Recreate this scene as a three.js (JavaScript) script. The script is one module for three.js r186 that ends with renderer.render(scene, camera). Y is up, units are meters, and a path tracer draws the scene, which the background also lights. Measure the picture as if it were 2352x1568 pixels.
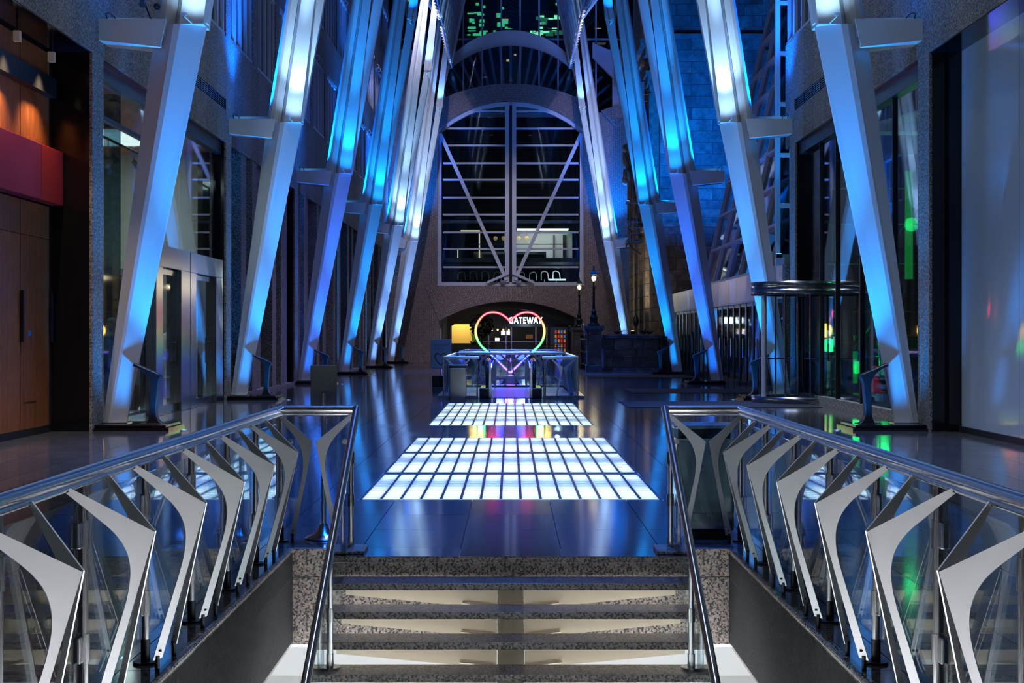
import * as THREE from 'three';
import { RoundedBoxGeometry } from 'three/addons/geometries/RoundedBoxGeometry.js';
import { mergeGeometries } from 'three/addons/utils/BufferGeometryUtils.js';
import { FontLoader } from 'three/addons/loaders/FontLoader.js';
import { TextGeometry } from 'three/addons/geometries/TextGeometry.js';
import { RectAreaLightUniformsLib } from 'three/addons/lights/RectAreaLightUniformsLib.js';
import { MarchingCubes } from 'three/addons/objects/MarchingCubes.js';

// ---------------------------------------------------------------- camera, sky, exposure, large lights
const scene = new THREE.Scene();
const renderer = new THREE.WebGLRenderer();
renderer.toneMapping = THREE.LinearToneMapping;
renderer.toneMappingExposure = 1.0;
renderer.shadowMap.enabled = true;
RectAreaLightUniformsLib.init();
const camera = new THREE.PerspectiveCamera(2 * Math.atan(784 / 3300) * 180 / Math.PI, 1.5, 0.1, 600);
camera.position.set(0, 1.62, 0);
camera.lookAt(0, 1.62, -10);
camera.setViewOffset(2352, 1568, 3, 16, 2352, 1568);   // rising-front lens
scene.background = new THREE.Color().setRGB(0.002, 0.006, 0.02);   // night over the glass roof

const BLUE = new THREE.Color().setRGB(0.0, 0.15, 1.0), CYAN = new THREE.Color().setRGB(0.0, 0.27, 1.0), COOL = new THREE.Color().setRGB(0.25, 0.52, 1.0), NEUTRAL = new THREE.Color().setRGB(0.72, 0.82, 1.0), WARM = new THREE.Color().setRGB(1.0, 0.66, 0.36), WHITE = new THREE.Color(1, 1, 1);
function spot(pos, to, color, intensity, angle, penumbra = 0.8, size = 2) {
  const l = new THREE.SpotLight(color, intensity, 0, angle, penumbra, 2);
  l.position.set(...pos); l.target.position.set(...to); l.castShadow = true; l.shadow.radius = size; scene.add(l, l.target); return l;
}
function point(pos, color, intensity, size = 2) { const l = new THREE.PointLight(color, intensity, 0, 2); l.position.set(...pos); l.castShadow = true; l.shadow.radius = size; scene.add(l); return l; }
function area(pos, to, w, h, color, intensity) { const l = new THREE.RectAreaLight(color, intensity, w, h); l.position.set(...pos); l.lookAt(...to); scene.add(l); return l; }

// strength of each family of lamps (candela, or nits for panels)
const POWER = { plinth: 330, arm: 330, wash: 420, branch: 45, vault: 760, wallFlood: 1500, bend: 130, blueWash: 5000, lower: 26, shop: 8, floorBoard: 6.0 };

// ---------------------------------------------------------------- random, noise, textures
let seed = 20240611;
const rnd = () => { seed = (seed + 0x6D2B79F5) | 0; let t = Math.imul(seed ^ (seed >>> 15), 1 | seed); t = (t + Math.imul(t ^ (t >>> 7), 61 | t)) ^ t; return ((t ^ (t >>> 14)) >>> 0) / 4294967296; };
function dataTex(n, m, f, srgb = true) {
  const a = new Uint8Array(n * m * 4);
  for (let y = 0; y < m; y++) for (let x = 0; x < n; x++) { const c = f(x, y), k = (y * n + x) * 4; a[k] = c[0]; a[k + 1] = c[1]; a[k + 2] = c[2]; a[k + 3] = 255; }
  const t = new THREE.DataTexture(a, n, m); t.wrapS = t.wrapT = THREE.RepeatWrapping; t.magFilter = THREE.LinearFilter; if (srgb) t.colorSpace = THREE.SRGBColorSpace; t.needsUpdate = true; return t;
}
function grains(n, cells, palette) {   // mineral grains: nearest seed point decides the colour
  const px = [], py = [], pc = [];
  for (let k = 0; k < cells * cells; k++) { px.push(rnd()); py.push(rnd()); let r = rnd(), c = 0; while (c < palette.length - 1 && r > palette[c][3]) { r -= palette[c][3]; c++; } const v = 0.88 + 0.24 * rnd(); pc.push(palette[c].slice(0, 3).map((q) => Math.min(255, q * v))); }
  return dataTex(n, n, (x, y) => {
    const u = x / n * cells, v = y / n * cells, iu = Math.floor(u), iv = Math.floor(v); let best = 9, bc = null;
    for (let a = -1; a < 2; a++) for (let b = -1; b < 2; b++) { const cu = (iu + a + cells) % cells, cv = (iv + b + cells) % cells, k = cv * cells + cu; const dx = iu + a + px[k] - u, dy = iv + b + py[k] - v, d = dx * dx + dy * dy; if (d < best) { best = d; bc = pc[k]; } }
    return bc;
  });
}
function tiled(t, metres) { const c = t.clone(); c.repeat.set(1 / metres, 1 / metres); c.needsUpdate = true; return c; }
const texStep = grains(512, 44, [[132, 124, 118, 0.42], [106, 98, 94, 0.22], [44, 44, 48, 0.26], [150, 130, 120, 0.1]]);
const texWall = grains(256, 60, [[150, 146, 140, 0.4], [112, 108, 104, 0.35], [70, 68, 68, 0.25]]);
const texFloor = grains(512, 120, [[92, 92, 92, 0.4], [64, 64, 66, 0.35], [40, 40, 42, 0.25]]);
const texSpeck = grains(256, 56, [[190, 180, 170, 0.5], [120, 110, 104, 0.3], [60, 56, 54, 0.2]]);
const smooth = (n, f, seedShift) => { const g = []; for (let k = 0; k < f * f; k++) g.push(rnd()); return (x, y) => { const u = x / n * f, v = y / n * f, i = Math.floor(u), j = Math.floor(v), a = u - i, b = v - j, at = (p, q) => g[((q + f) % f) * f + (p + f) % f]; const s = (t) => t * t * (3 - 2 * t); return (at(i, j) * (1 - s(a)) + at(i + 1, j) * s(a)) * (1 - s(b)) + (at(i, j + 1) * (1 - s(a)) + at(i + 1, j + 1) * s(a)) * s(b); }; };
const nA = smooth(256, 6), nB = smooth(256, 24), nC = smooth(256, 90);
const texBrick = dataTex(256, 256, (x, y) => {   // 6 bricks by 16 courses: 1.44 m by 1.2 m
  const row = Math.floor(y / 16), u = (x + (row % 2) * 21.3) % 256, inB = (u % 42.67) > 3.2 && (y % 16) > 2.6; const v = 0.85 + 0.3 * nB(x, y); return inB ? [132 * v, 116 * v, 110 * v] : [66, 60, 58];
});
const texBrickBump = dataTex(256, 256, (x, y) => { const row = Math.floor(y / 16), u = (x + (row % 2) * 21.3) % 256, inB = (u % 42.67) > 3.2 && (y % 16) > 2.6; return inB ? [220, 220, 220] : [40, 40, 40]; }, false);
const texStone = dataTex(256, 256, (x, y) => { const v = 0.62 + 0.35 * nA(x, y) + 0.22 * nB(x, y) + 0.12 * nC(x, y); return [118 * v, 112 * v, 104 * v]; });
const texWood = dataTex(256, 256, (x, y) => { const g = 0.78 + 0.22 * Math.sin((x + 9 * nA(x, y)) * 0.9) * nC(x, 3) + 0.22 * nB(x, y * 0.15); return [176 * g, 104 * g, 58 * g]; });
const texSteelN = dataTex(256, 256, (x, y) => { const v = 0.8 + 0.2 * nA(x, y) + 0.08 * nB(x, y); return [v * 170, v * 170, v * 170]; }, false);
const texWicker = dataTex(128, 128, (x, y) => { const a = Math.sin(y * 0.39) * 0.5 + 0.5, b = Math.sin(x * 0.2 + (Math.floor(y / 16) % 2) * 3.14) * 0.5 + 0.5; const v = 0.35 + 0.4 * a + 0.25 * b; return [190 * v, 138 * v, 86 * v]; });

// ---------------------------------------------------------------- materials
const std = (o) => new THREE.MeshStandardMaterial(o), phy = (o) => new THREE.MeshPhysicalMaterial(o);
const lin = (r, g, b) => new THREE.Color().setRGB(r, g, b);
const M = {
  floor: phy({ map: tiled(texFloor, 1.1), color: lin(1, 1, 1), roughness: 0.085, ior: 1.55 }),
  floorB: phy({ map: tiled(texFloor, 1.3), color: lin(0.82, 0.82, 0.84), roughness: 0.11, ior: 1.55 }),
  grout: std({ color: lin(0.01, 0.01, 0.012), roughness: 0.8 }),
  step: phy({ map: tiled(texStep, 0.5), roughness: 0.3, ior: 1.5 }),
  stepPolished: phy({ map: tiled(texStep, 0.5), roughness: 0.1, ior: 1.6 }),
  wall: std({ map: tiled(texWall, 0.9), roughness: 0.75 }),
  wallB: std({ map: tiled(texWall, 1.1), color: lin(0.86, 0.86, 0.88), roughness: 0.75 }),
  blackStone: phy({ color: lin(0.006, 0.006, 0.008), roughness: 0.12 }),
  paint: std({ color: lin(0.62, 0.64, 0.65), roughness: 0.42 }),
  paintGrey: std({ color: lin(0.42, 0.45, 0.5), roughness: 0.45 }),
  white: std({ color: lin(0.8, 0.8, 0.8), roughness: 0.7 }),
  steel: std({ color: lin(0.62, 0.62, 0.64), metalness: 1, roughness: 0.22 }),
  steelFin: std({ color: lin(0.66, 0.65, 0.67), metalness: 0.75, roughness: 0.42, bumpMap: texSteelN, bumpScale: 0.0004 }),
  steelBrushed: std({ color: lin(0.4, 0.4, 0.41), metalness: 1, roughness: 0.2 }),
  darkSteel: std({ color: lin(0.03, 0.034, 0.04), metalness: 0.6, roughness: 0.4 }),
  iron: std({ color: lin(0.012, 0.018, 0.016), metalness: 0.4, roughness: 0.35 }),
  black: std({ color: lin(0.01, 0.01, 0.012), roughness: 0.5 }),
  rubber: std({ color: lin(0.012, 0.012, 0.014), roughness: 0.35 }),
  mat: std({ color: lin(0.012, 0.016, 0.024), roughness: 0.95 }),
  beige: std({ color: lin(0.5, 0.44, 0.33), roughness: 0.5 }),
  beigeDark: std({ color: lin(0.2, 0.17, 0.12), roughness: 0.6 }),
  glass: phy({ color: lin(0.82, 0.93, 0.96), roughness: 0.02, transmission: 1, thickness: 0, ior: 1.5 }),
  glassDark: phy({ color: lin(0.3, 0.44, 0.5), roughness: 0.03, transmission: 1, thickness: 0, ior: 1.55 }),
  glassBlock: phy({ color: lin(0.93, 0.98, 0.96), roughness: 0.4, transmission: 1, thickness: 0, ior: 1.5, specularIntensity: 0.22 }),
  hoarding: phy({ color: lin(0.46, 0.53, 0.6), roughness: 0.1, ior: 1.6 }),
  brick: std({ map: (() => { const t = texBrick.clone(); t.repeat.set(1 / 1.44, 1 / 1.2); return t; })(), bumpMap: (() => { const t = texBrickBump.clone(); t.repeat.set(1 / 1.44, 1 / 1.2); return t; })(), bumpScale: 0.008, roughness: 0.85 }),
  stone: std({ map: tiled(texStone, 2.3), roughness: 0.85 }),
  stoneB: std({ map: tiled(texStone, 1.7), color: lin(0.78, 0.78, 0.8), roughness: 0.85 }),
  stoneC: std({ map: tiled(texStone, 2.9), color: lin(0.62, 0.62, 0.66), roughness: 0.85 }),
  stoneWarm: std({ map: tiled(texStone, 1.5), color: lin(1.1, 0.98, 0.82), roughness: 0.85 }),
  wood: std({ map: tiled(texWood, 0.9), roughness: 0.45 }),
  woodB: std({ map: tiled(texWood, 1.2), color: lin(0.84, 0.8, 0.78), roughness: 0.45 }),
  red: std({ color: lin(0.34, 0.004, 0.006), roughness: 0.65 }),
  magenta: std({ color: lin(0.24, 0.003, 0.06), roughness: 0.65 }),
  salmon: std({ color: lin(0.5, 0.2, 0.13), roughness: 0.7 }),
  coneRed: std({ color: lin(0.75, 0.02, 0.01), roughness: 0.5 }),
  yellow: std({ color: lin(0.72, 0.5, 0.12), roughness: 0.6 }),
  shirt: std({ color: lin(0.78, 0.82, 0.85), roughness: 0.8 }),
  skin: std({ color: lin(0.7, 0.68, 0.66), roughness: 0.5 }),
  denim: std({ color: lin(0.5, 0.55, 0.6), roughness: 0.85 }),
  blueCloth: std({ color: lin(0.02, 0.2, 0.6), roughness: 0.8 }),
  wicker: std({ map: tiled(texWicker, 0.22), roughness: 0.8 }),
  leaf: std({ color: lin(0.1, 0.26, 0.05), roughness: 0.6 }),
  leafDark: std({ color: lin(0.012, 0.03, 0.018), roughness: 0.6 }),
  vault: std({ color: lin(0.5, 0.53, 0.56), roughness: 0.5 }),
  bar: std({ color: lin(0.5, 0.53, 0.52), roughness: 0.5 }),
  plateGrey: std({ color: lin(0.07, 0.08, 0.085), roughness: 0.5 }),
  doorSteel: std({ color: lin(0.16, 0.17, 0.19), metalness: 1, roughness: 0.25 }),
  lampClear: std({ color: lin(0.3, 0.3, 0.3), roughness: 0.3, emissive: lin(1, 0.8, 0.6), emissiveIntensity: 0.06 }),
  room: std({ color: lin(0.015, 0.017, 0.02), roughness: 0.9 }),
};
const glow = (color, k) => std({ color: lin(0.02, 0.02, 0.02), emissive: color, emissiveIntensity: k, roughness: 0.4 });
M.lens = glow(lin(0.1, 0.5, 1), 6); M.lensWarm = glow(lin(1, 0.72, 0.42), 14); M.lensWhite = glow(WHITE, 5); M.board = glow(lin(0.92, 1.0, 0.97), POWER.floorBoard);
M.lensDim = glow(lin(0.1, 0.5, 1), 1.5); M.greenTube = glow(lin(0.02, 1.0, 0.16), 0.2); M.letter = glow(lin(0.75, 0.9, 1), 4); M.screen = glow(lin(0.8, 0.75, 1), 2.2); M.panelGlow = glow(lin(0.92, 0.97, 1), 6);

// ---------------------------------------------------------------- building helpers
const used = {};
const numbered = (n) => { const k = used[n] = (used[n] ?? -1) + 1; return k ? `${n}_${String(k).padStart(3, '0')}` : n; };
const ORD = ['first', 'second', 'third', 'fourth', 'fifth', 'sixth', 'seventh', 'eighth', 'ninth', 'tenth', 'eleventh', 'twelfth', 'thirteenth', 'fourteenth', 'fifteenth', 'sixteenth', 'seventeenth', 'eighteenth', 'nineteenth', 'twentieth'];
function thing(name, label, category, at = [0, 0, 0], opt = {}) {
  const o = new THREE.Group(); o.name = numbered(name); o.position.set(...at); o.userData = { label, category };
  if (opt.group) o.userData.group = opt.group; if (opt.kind) o.userData.kind = opt.kind; scene.add(o); return o;
}
function boxUV(g) {
  g = g.index ? g.toNonIndexed() : g; const p = g.attributes.position, uv = new Float32Array(p.count * 2), a = new THREE.Vector3(), b = new THREE.Vector3(), c = new THREE.Vector3();
  for (let i = 0; i < p.count; i += 3) {
    a.fromBufferAttribute(p, i); b.fromBufferAttribute(p, i + 1); c.fromBufferAttribute(p, i + 2); const n = b.clone().sub(a).cross(c.clone().sub(a)); const x = Math.abs(n.x), y = Math.abs(n.y), z = Math.abs(n.z);
    [a, b, c].forEach((v, k) => { const q = x >= y && x >= z ? [v.z, v.y] : y >= z ? [v.x, v.z] : [v.x, v.y]; uv[(i + k) * 2] = q[0]; uv[(i + k) * 2 + 1] = q[1]; });
  }
  g.setAttribute('uv', new THREE.BufferAttribute(uv, 2)); return g;
}
const clean = (g) => { g = g.index ? g.toNonIndexed() : g; for (const k of Object.keys(g.attributes)) if (!['position', 'normal', 'uv'].includes(k)) g.deleteAttribute(k); return g; };
// geometry given in hall coordinates (x across, y up, z = minus the distance from the camera); a part is moved to its thing's own base
function part(t, name, geos, mat, label) {
  let g = Array.isArray(geos) ? (geos.length > 1 ? mergeGeometries(geos.map(clean)) : clean(geos[0])) : clean(geos);
  if (mat.map && !mat.userData.ownUV) g = boxUV(g);
  const base = new THREE.Vector3(); for (let o = t; o && o !== scene; o = o.parent) base.add(o.position); g.translate(-base.x, -base.y, -base.z);
  const m = new THREE.Mesh(g, mat); m.name = name; m.castShadow = m.receiveShadow = true; if (label) m.userData.label = label; t.add(m); return m;
}
function single(name, label, category, geos, mat, opt = {}) {
  const t = thing(name, label, category, opt.at || [0, 0, 0], opt); part(t, opt.part || 'body', geos, mat); return t;
}
const box = (x0, x1, y0, y1, d0, d1) => { const g = new THREE.BoxGeometry(Math.abs(x1 - x0), Math.abs(y1 - y0), Math.abs(d1 - d0)); g.translate((x0 + x1) / 2, (y0 + y1) / 2, -(d0 + d1) / 2); return g; };
const rbox = (x0, x1, y0, y1, d0, d1, r = 0.01) => { const g = new RoundedBoxGeometry(Math.abs(x1 - x0), Math.abs(y1 - y0), Math.abs(d1 - d0), 2, r); g.translate((x0 + x1) / 2, (y0 + y1) / 2, -(d0 + d1) / 2); return g; };
const V = (x, y, d) => new THREE.Vector3(x, y, -d);
function bar(a, b, r, n = 8, r2 = r) { const d = b.clone().sub(a), g = new THREE.CylinderGeometry(r2, r, d.length(), n); g.applyQuaternion(new THREE.Quaternion().setFromUnitVectors(new THREE.Vector3(0, 1, 0), d.clone().normalize())); g.translate((a.x + b.x) / 2, (a.y + b.y) / 2, (a.z + b.z) / 2); return g; }
function beam(a, b, w, h, up = new THREE.Vector3(0, 0, 1)) { const d = b.clone().sub(a), L = d.length(), z = up.clone(), y = d.clone().normalize(), x = y.clone().cross(z).normalize(); z.copy(x.clone().cross(y)); const g = new THREE.BoxGeometry(w, L, h); g.applyMatrix4(new THREE.Matrix4().makeBasis(x, y, z)); g.translate((a.x + b.x) / 2, (a.y + b.y) / 2, (a.z + b.z) / 2); return g; }
function tube(pts, r, n = 8, seg = 24, closed = false) { return new THREE.TubeGeometry(new THREE.CatmullRomCurve3(pts, closed, 'centripetal'), seg, r, n, closed); }
function loft(rings) {   // rings of equal count, flat faces, closed with caps
  const pos = [], tri = (a, b, c) => pos.push(a.x, a.y, a.z, b.x, b.y, b.z, c.x, c.y, c.z), n = rings[0].length;
  const r3 = rings.map((r) => r.map((p) => new THREE.Vector3(...p)));
  for (let k = 0; k + 1 < r3.length; k++) for (let i = 0; i < n; i++) { const j = (i + 1) % n; tri(r3[k][i], r3[k][j], r3[k + 1][j]); tri(r3[k][i], r3[k + 1][j], r3[k + 1][i]); }
  for (let i = 1; i + 1 < n; i++) { tri(r3[0][0], r3[0][i + 1], r3[0][i]); const L = r3[r3.length - 1]; tri(L[0], L[i], L[i + 1]); }
  const g = new THREE.BufferGeometry(); g.setAttribute('position', new THREE.Float32BufferAttribute(pos, 3)); g.setAttribute('uv', new THREE.Float32BufferAttribute(new Float32Array(pos.length / 3 * 2), 2));
  // outward winding whichever way the rings run
  const c = new THREE.Vector3(); r3.flat().forEach((p) => c.add(p)); c.divideScalar(r3.length * n); let s = 0; for (let i = 0; i < pos.length; i += 9) { const a = new THREE.Vector3(pos[i], pos[i + 1], pos[i + 2]), b = new THREE.Vector3(pos[i + 3], pos[i + 4], pos[i + 5]), e = new THREE.Vector3(pos[i + 6], pos[i + 7], pos[i + 8]); s += b.clone().sub(a).cross(e.clone().sub(a)).dot(a.clone().sub(c)); }
  if (s < 0) { const p = g.attributes.position; for (let i = 0; i < p.count; i += 3) { const x = [p.getX(i + 1), p.getY(i + 1), p.getZ(i + 1)]; p.setXYZ(i + 1, p.getX(i + 2), p.getY(i + 2), p.getZ(i + 2)); p.setXYZ(i + 2, ...x); } }
  g.computeVertexNormals(); return g;
}
function plateXY(shape, d0, d1) { const g = new THREE.ExtrudeGeometry(shape, { depth: Math.abs(d1 - d0), bevelEnabled: false, curveSegments: 40 }); g.translate(0, 0, -Math.max(d0, d1)); return g; }
function lathe(profile, x, y, d, n = 16) { const g = new THREE.LatheGeometry(profile.map((p) => new THREE.Vector2(p[0], p[1])), n); g.translate(x, y, -d); return g; }
const poly = (pts) => { const s = new THREE.Shape(); pts.forEach((p, i) => i ? s.lineTo(p[0], p[1]) : s.moveTo(p[0], p[1])); s.closePath(); return s; };
function minus(rects, h) {   // subtract the hole [x0,x1,d0,d1] from a list of rectangles
  const out = []; for (const [a, b, c, e] of rects) { const x0 = Math.max(a, h[0]), x1 = Math.min(b, h[1]), d0 = Math.max(c, h[2]), d1 = Math.min(e, h[3]); if (x0 >= x1 || d0 >= d1) { out.push([a, b, c, e]); continue; } if (a < x0) out.push([a, x0, c, e]); if (x1 < b) out.push([x1, b, c, e]); if (c < d0) out.push([x0, x1, c, d0]); if (d1 < e) out.push([x0, x1, d1, e]); } return out;
}
const SIDE = { '-1': 'shop', '1': 'revolving-door' };
// ---------------------------------------------------------------- floor
const S = { kind: 'structure' };
{
  const holes = [[-1.65, 1.65, 2.0, 10.9], [-1.49, 1.49, 14.1, 22.56], [-1.49, 1.49, 25.6, 33.86]];
  const floor = thing('floor', 'dark polished granite tile floor of the galleria with thin joints', 'floor', [0, 0, -30], S);
  let slabs = [[-12, 12, -12, 100]]; for (const h of holes) slabs = slabs.flatMap((r) => minus([r], h));
  part(floor, 'screed', slabs.map(([a, b, c, e]) => box(a, b, -0.7, -0.03, c, e)), M.grout);
  const pieces = [], W = 0.755, L = 1.0;
  for (let i = -16; i <= 15; i++) for (let j = -12; j < 100; j++) {
    let r = [[i * W - W / 2, i * W + W / 2, j * L + 0.93 - 1, j * L + 0.93]]; for (const h of holes) r = minus(r, h);
    for (const q of r) if (q[1] - q[0] > 0.02 && q[3] - q[2] > 0.02) pieces.push(q);
  }
  const px = ([a, b, c, e]) => { const d = (c + e) / 2; if (d < 7 || Math.abs((a + b) / 2) > d * 0.37 || Math.abs((a + b) / 2) > 8) return 0; return (b - a) * (e - c) / d ** 3; };
  pieces.sort((p, q) => px(q) - px(p));
  const tile = ([a, b, c, e]) => { const g = 0.003, q = box(a + g, b - g, -0.03, 0, c + g, e - g), x = (a + b) / 2, d = (c + e) / 2; q.translate(-x, 0, d); q.rotateX((rnd() - 0.5) * 0.0016); q.rotateZ((rnd() - 0.5) * 0.002); q.translate(x, 0, -d); return q; };
  pieces.slice(0, 290).forEach((r, k) => part(floor, 'floor_tile', tile(r), k % 3 ? M.floor : M.floorB));
  const rest = part(floor, 'floor_tiles_beyond', pieces.slice(290).map(tile), M.floor); rest.userData.kind = 'stuff';
}
// ---------------------------------------------------------------- opening in the floor, stairs and the level below
{
  const w = thing('wall_stairwell', 'polished speckled granite walls lining the stair opening', 'wall', [0, -0.72, -8], S);
  for (const s of [-1, 1]) {
    part(w, 'granite_panel', box(s * 1.65, s * 1.7, -0.21, 0.0, 2, 10.9), M.stepPolished);
    part(w, 'granite_panel', box(s * 1.65, s * 1.7, -0.72, -0.214, 2, 10.9), M.stepPolished);
    part(w, 'granite_panel', box(s * 1.24, s * 1.65, -0.21, 0.0, 10.86, 10.95), M.step);
    part(w, 'granite_panel', box(s * 1.24, s * 1.65, -0.72, -0.214, 10.86, 10.95), M.step);
    part(w, 'edge_nosing', bar(V(s * 1.665, -0.012, 2), V(s * 1.665, -0.012, 10.9), 0.018, 10), M.stepPolished);
  }
  part(w, 'granite_panel', box(-1.24, 1.24, -0.72, -0.05, 10.8, 10.9), M.step);
  const st = thing('staircase', 'open-riser granite staircase descending to the bright lower level', 'stairs', [0, -4.5, -6]);
  part(st, 'landing_edge', rbox(-1.33, 1.33, -0.05, -0.004, 10.5, 10.9, 0.006), M.step); for (const [a, b] of [[-1.33, -1.135], [-1.131, -0.38], [-0.376, 0.376], [0.38, 1.131], [1.135, 1.33]]) part(st, 'landing_tile', box(a, b, -0.004, 0, 10.5, 10.93), M.floor);
  part(st, 'riser', box(-1.3, 1.3, -0.15, -0.05, 10.56, 10.62), M.step);
  for (let n = 1; n <= 29; n++) {
    const y = -0.15 * n, d = 10.5 - 0.28 * n;
    const tr = part(st, 'tread', rbox(-1.33, 1.33, y - 0.05, y, d, d + 0.3, 0.006), M.step);
    for (const s of [-1, 1]) {   // beige steel pans: deep at the spine, thin at the ends, curving up
      const sh = new THREE.Shape(); sh.moveTo(s * 0.095, -0.05); sh.lineTo(s * 1.19, -0.05); sh.lineTo(s * 1.19, -0.108); sh.lineTo(s * 0.72, -0.152); sh.quadraticCurveTo(s * 0.4, -0.185, s * 0.095, -0.2); sh.closePath();
      const g = new THREE.ExtrudeGeometry(sh, { depth: 0.05, bevelEnabled: false }); g.translate(0, y, -(d + 0.2)); part(st, 'tread_pan', g, M.beige);
      const lip = bar(V(s * 0.105, y - 0.19, d + 0.14), V(s * 0.35, y - 0.165, d + 0.14), 0.006, 6); part(st, 'weld_bead', lip, M.beige);
    }
  }
  part(st, 'spine_beam', loft([[10.75, 0], [1.9, -4.75]].map(([d, y]) => [[-0.09, y - 0.2, -d], [0.09, y - 0.2, -d], [0.09, y - 0.5, -d], [-0.09, y - 0.5, -d]])), M.beigeDark);
  for (let n = 1; n <= 29; n++) { const y = -0.15 * n, d = 10.5 - 0.28 * n; part(st, 'spine_block', box(-0.09, 0.09, y - 0.28, y - 0.05, d + 0.1, d + 0.26), M.beigeDark); }

  const low = thing('lower_floor', 'bright white floor of the lower level under the stairs', 'floor', [0, -4.55, -8], S);
  part(low, 'slab', box(-8, 8, -4.65, -4.55, -10, 26), M.white);
  const lw = thing('wall_lower', 'white walls of the lower level below the stair opening', 'wall', [0, -4.55, -8], S);
  for (const s of [-1, 1]) part(lw, 'side', box(s * 8, s * 8.15, -4.55, -0.72, -10, 26), M.white);
  part(lw, 'far_side', box(-8, 8, -4.55, -0.72, 26, 26.15), M.white); part(lw, 'near_side', box(-8, 8, -4.55, -0.72, -10.15, -10), M.white);
  part(lw, 'soffit', minus([[-8, 8, -10, 26]], [-1.7, 1.7, 2, 10.95]).map(([a, b, c, e]) => box(a, b, -0.76, -0.72, c, e)), M.white);
  for (const s of [-1, 1]) for (const d of [4, 11]) {  // unseen panels placed to brighten the lower floor and stairwell
    const t = thing('unseen_ceiling_light', `white unseen ceiling light panel of the lower level, ${s < 0 ? 'shop' : 'revolving-door'} side, ${d < 8 ? 'under' : 'past'} the stairs`, 'light', [s * 3.6, -0.8, -d]);
    part(t, 'diffuser', box(s * 3.6 - 1, s * 3.6 + 1, -0.8, -0.765, d - 2.6, d + 2.6), M.panelGlow); area([s * 3.6, -0.81, -d], [s * 3.6, -4, -d], 2, 5.2, lin(0.93, 0.97, 1), POWER.lower);
  }
  const bench = thing('bench', 'low grey bench on the white lower-level floor', 'bench', [-2.6, -4.55, -8]); part(bench, 'seat', rbox(-3.1, -2.2, -4.2, -4.12, 7.2, 9.2, 0.02), M.paintGrey); for (const d of [7.4, 9]) part(bench, 'leg', box(-3, -2.3, -4.55, -4.2, d - 0.05, d + 0.05), M.darkSteel);
}
// ---------------------------------------------------------------- glowing glass-block floor
{
  const rows = [[14.15, 16.62], [16.9, 19.56], [19.84, 22.5], [25.65, 28.24], [28.36, 30.9], [31.02, 33.8]];
  const blocks = [rows.slice(0, 3), rows.slice(3)];
  blocks.forEach((rs, bi) => {
    const t = thing('glass_floor', bi ? 'smaller-looking glowing glass-block floor field just before the escalators' : 'glowing white glass-block floor field just beyond the stairs', 'floor light', [0, -0.4, -(rs[0][0] + rs[2][1]) / 2]);
    const a = rs[0][0] - 0.05, b = rs[2][1] + 0.06;
    part(t, 'light_trough', [box(-1.49, 1.49, -0.7, -0.4, a, b), box(-1.49, -1.478, -0.4, -0.01, a, b), box(1.478, 1.49, -0.4, -0.01, a, b), box(-1.478, 1.478, -0.4, -0.01, a, a + 0.01), box(-1.478, 1.478, -0.4, -0.01, b - 0.01, b)], M.white);
    for (const [d0, d1] of rs) {
      const L = d1 - d0;
      for (const [p, q] of [[d0 + 0.04, d0 + 1.05 * L / 2.6], [d1 - 0.6, d1 - 0.03]]) { part(t, 'light_board', box(-1.45, 1.45, -0.33, -0.3, p, q), M.board, 'white light board under the glass'); area([0, -0.29, -(p + q) / 2], [0, 2, -(p + q) / 2], 2.9, q - p, lin(0.92, 1, 0.97), POWER.floorBoard * 0.35); }
      const nb = 13, bl = L / nb;
      for (let c = 0; c < 15; c++) {
        const x0 = -1.473 + c * 0.1964; const gs = [];
        for (let k = 0; k < nb; k++) gs.push(box(x0 + 0.014, x0 + 0.182, -0.012, 0, d0 + k * bl + 0.012, d0 + (k + 1) * bl - 0.012));
        part(t, 'glass_block_strip', gs, M.glassBlock).userData.kind = 'stuff';
      }
      const ribs = []; for (let c = 0; c <= 15; c++) { const x = -1.473 + c * 0.1964; ribs.push(box(x - 0.0135, x + 0.0135, -0.06, 0.002, d0, d1)); }
      ribs.forEach((g) => part(t, 'steel_rib', g, M.darkSteel));
      for (let k = 0; k <= nb; k++) part(t, 'cross_bar', box(-1.46, 1.46, -0.02, 0.0008, d0 + k * bl - 0.011, d0 + k * bl + 0.011), M.bar);
    }
    part(t, 'steel_beam', box(-1.478, 1.478, -0.12, 0.0015, rs[0][1], rs[1][0]), M.darkSteel); part(t, 'steel_beam', box(-1.478, 1.478, -0.12, 0.0015, rs[1][1], rs[2][0]), M.darkSteel);
  });
}
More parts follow.
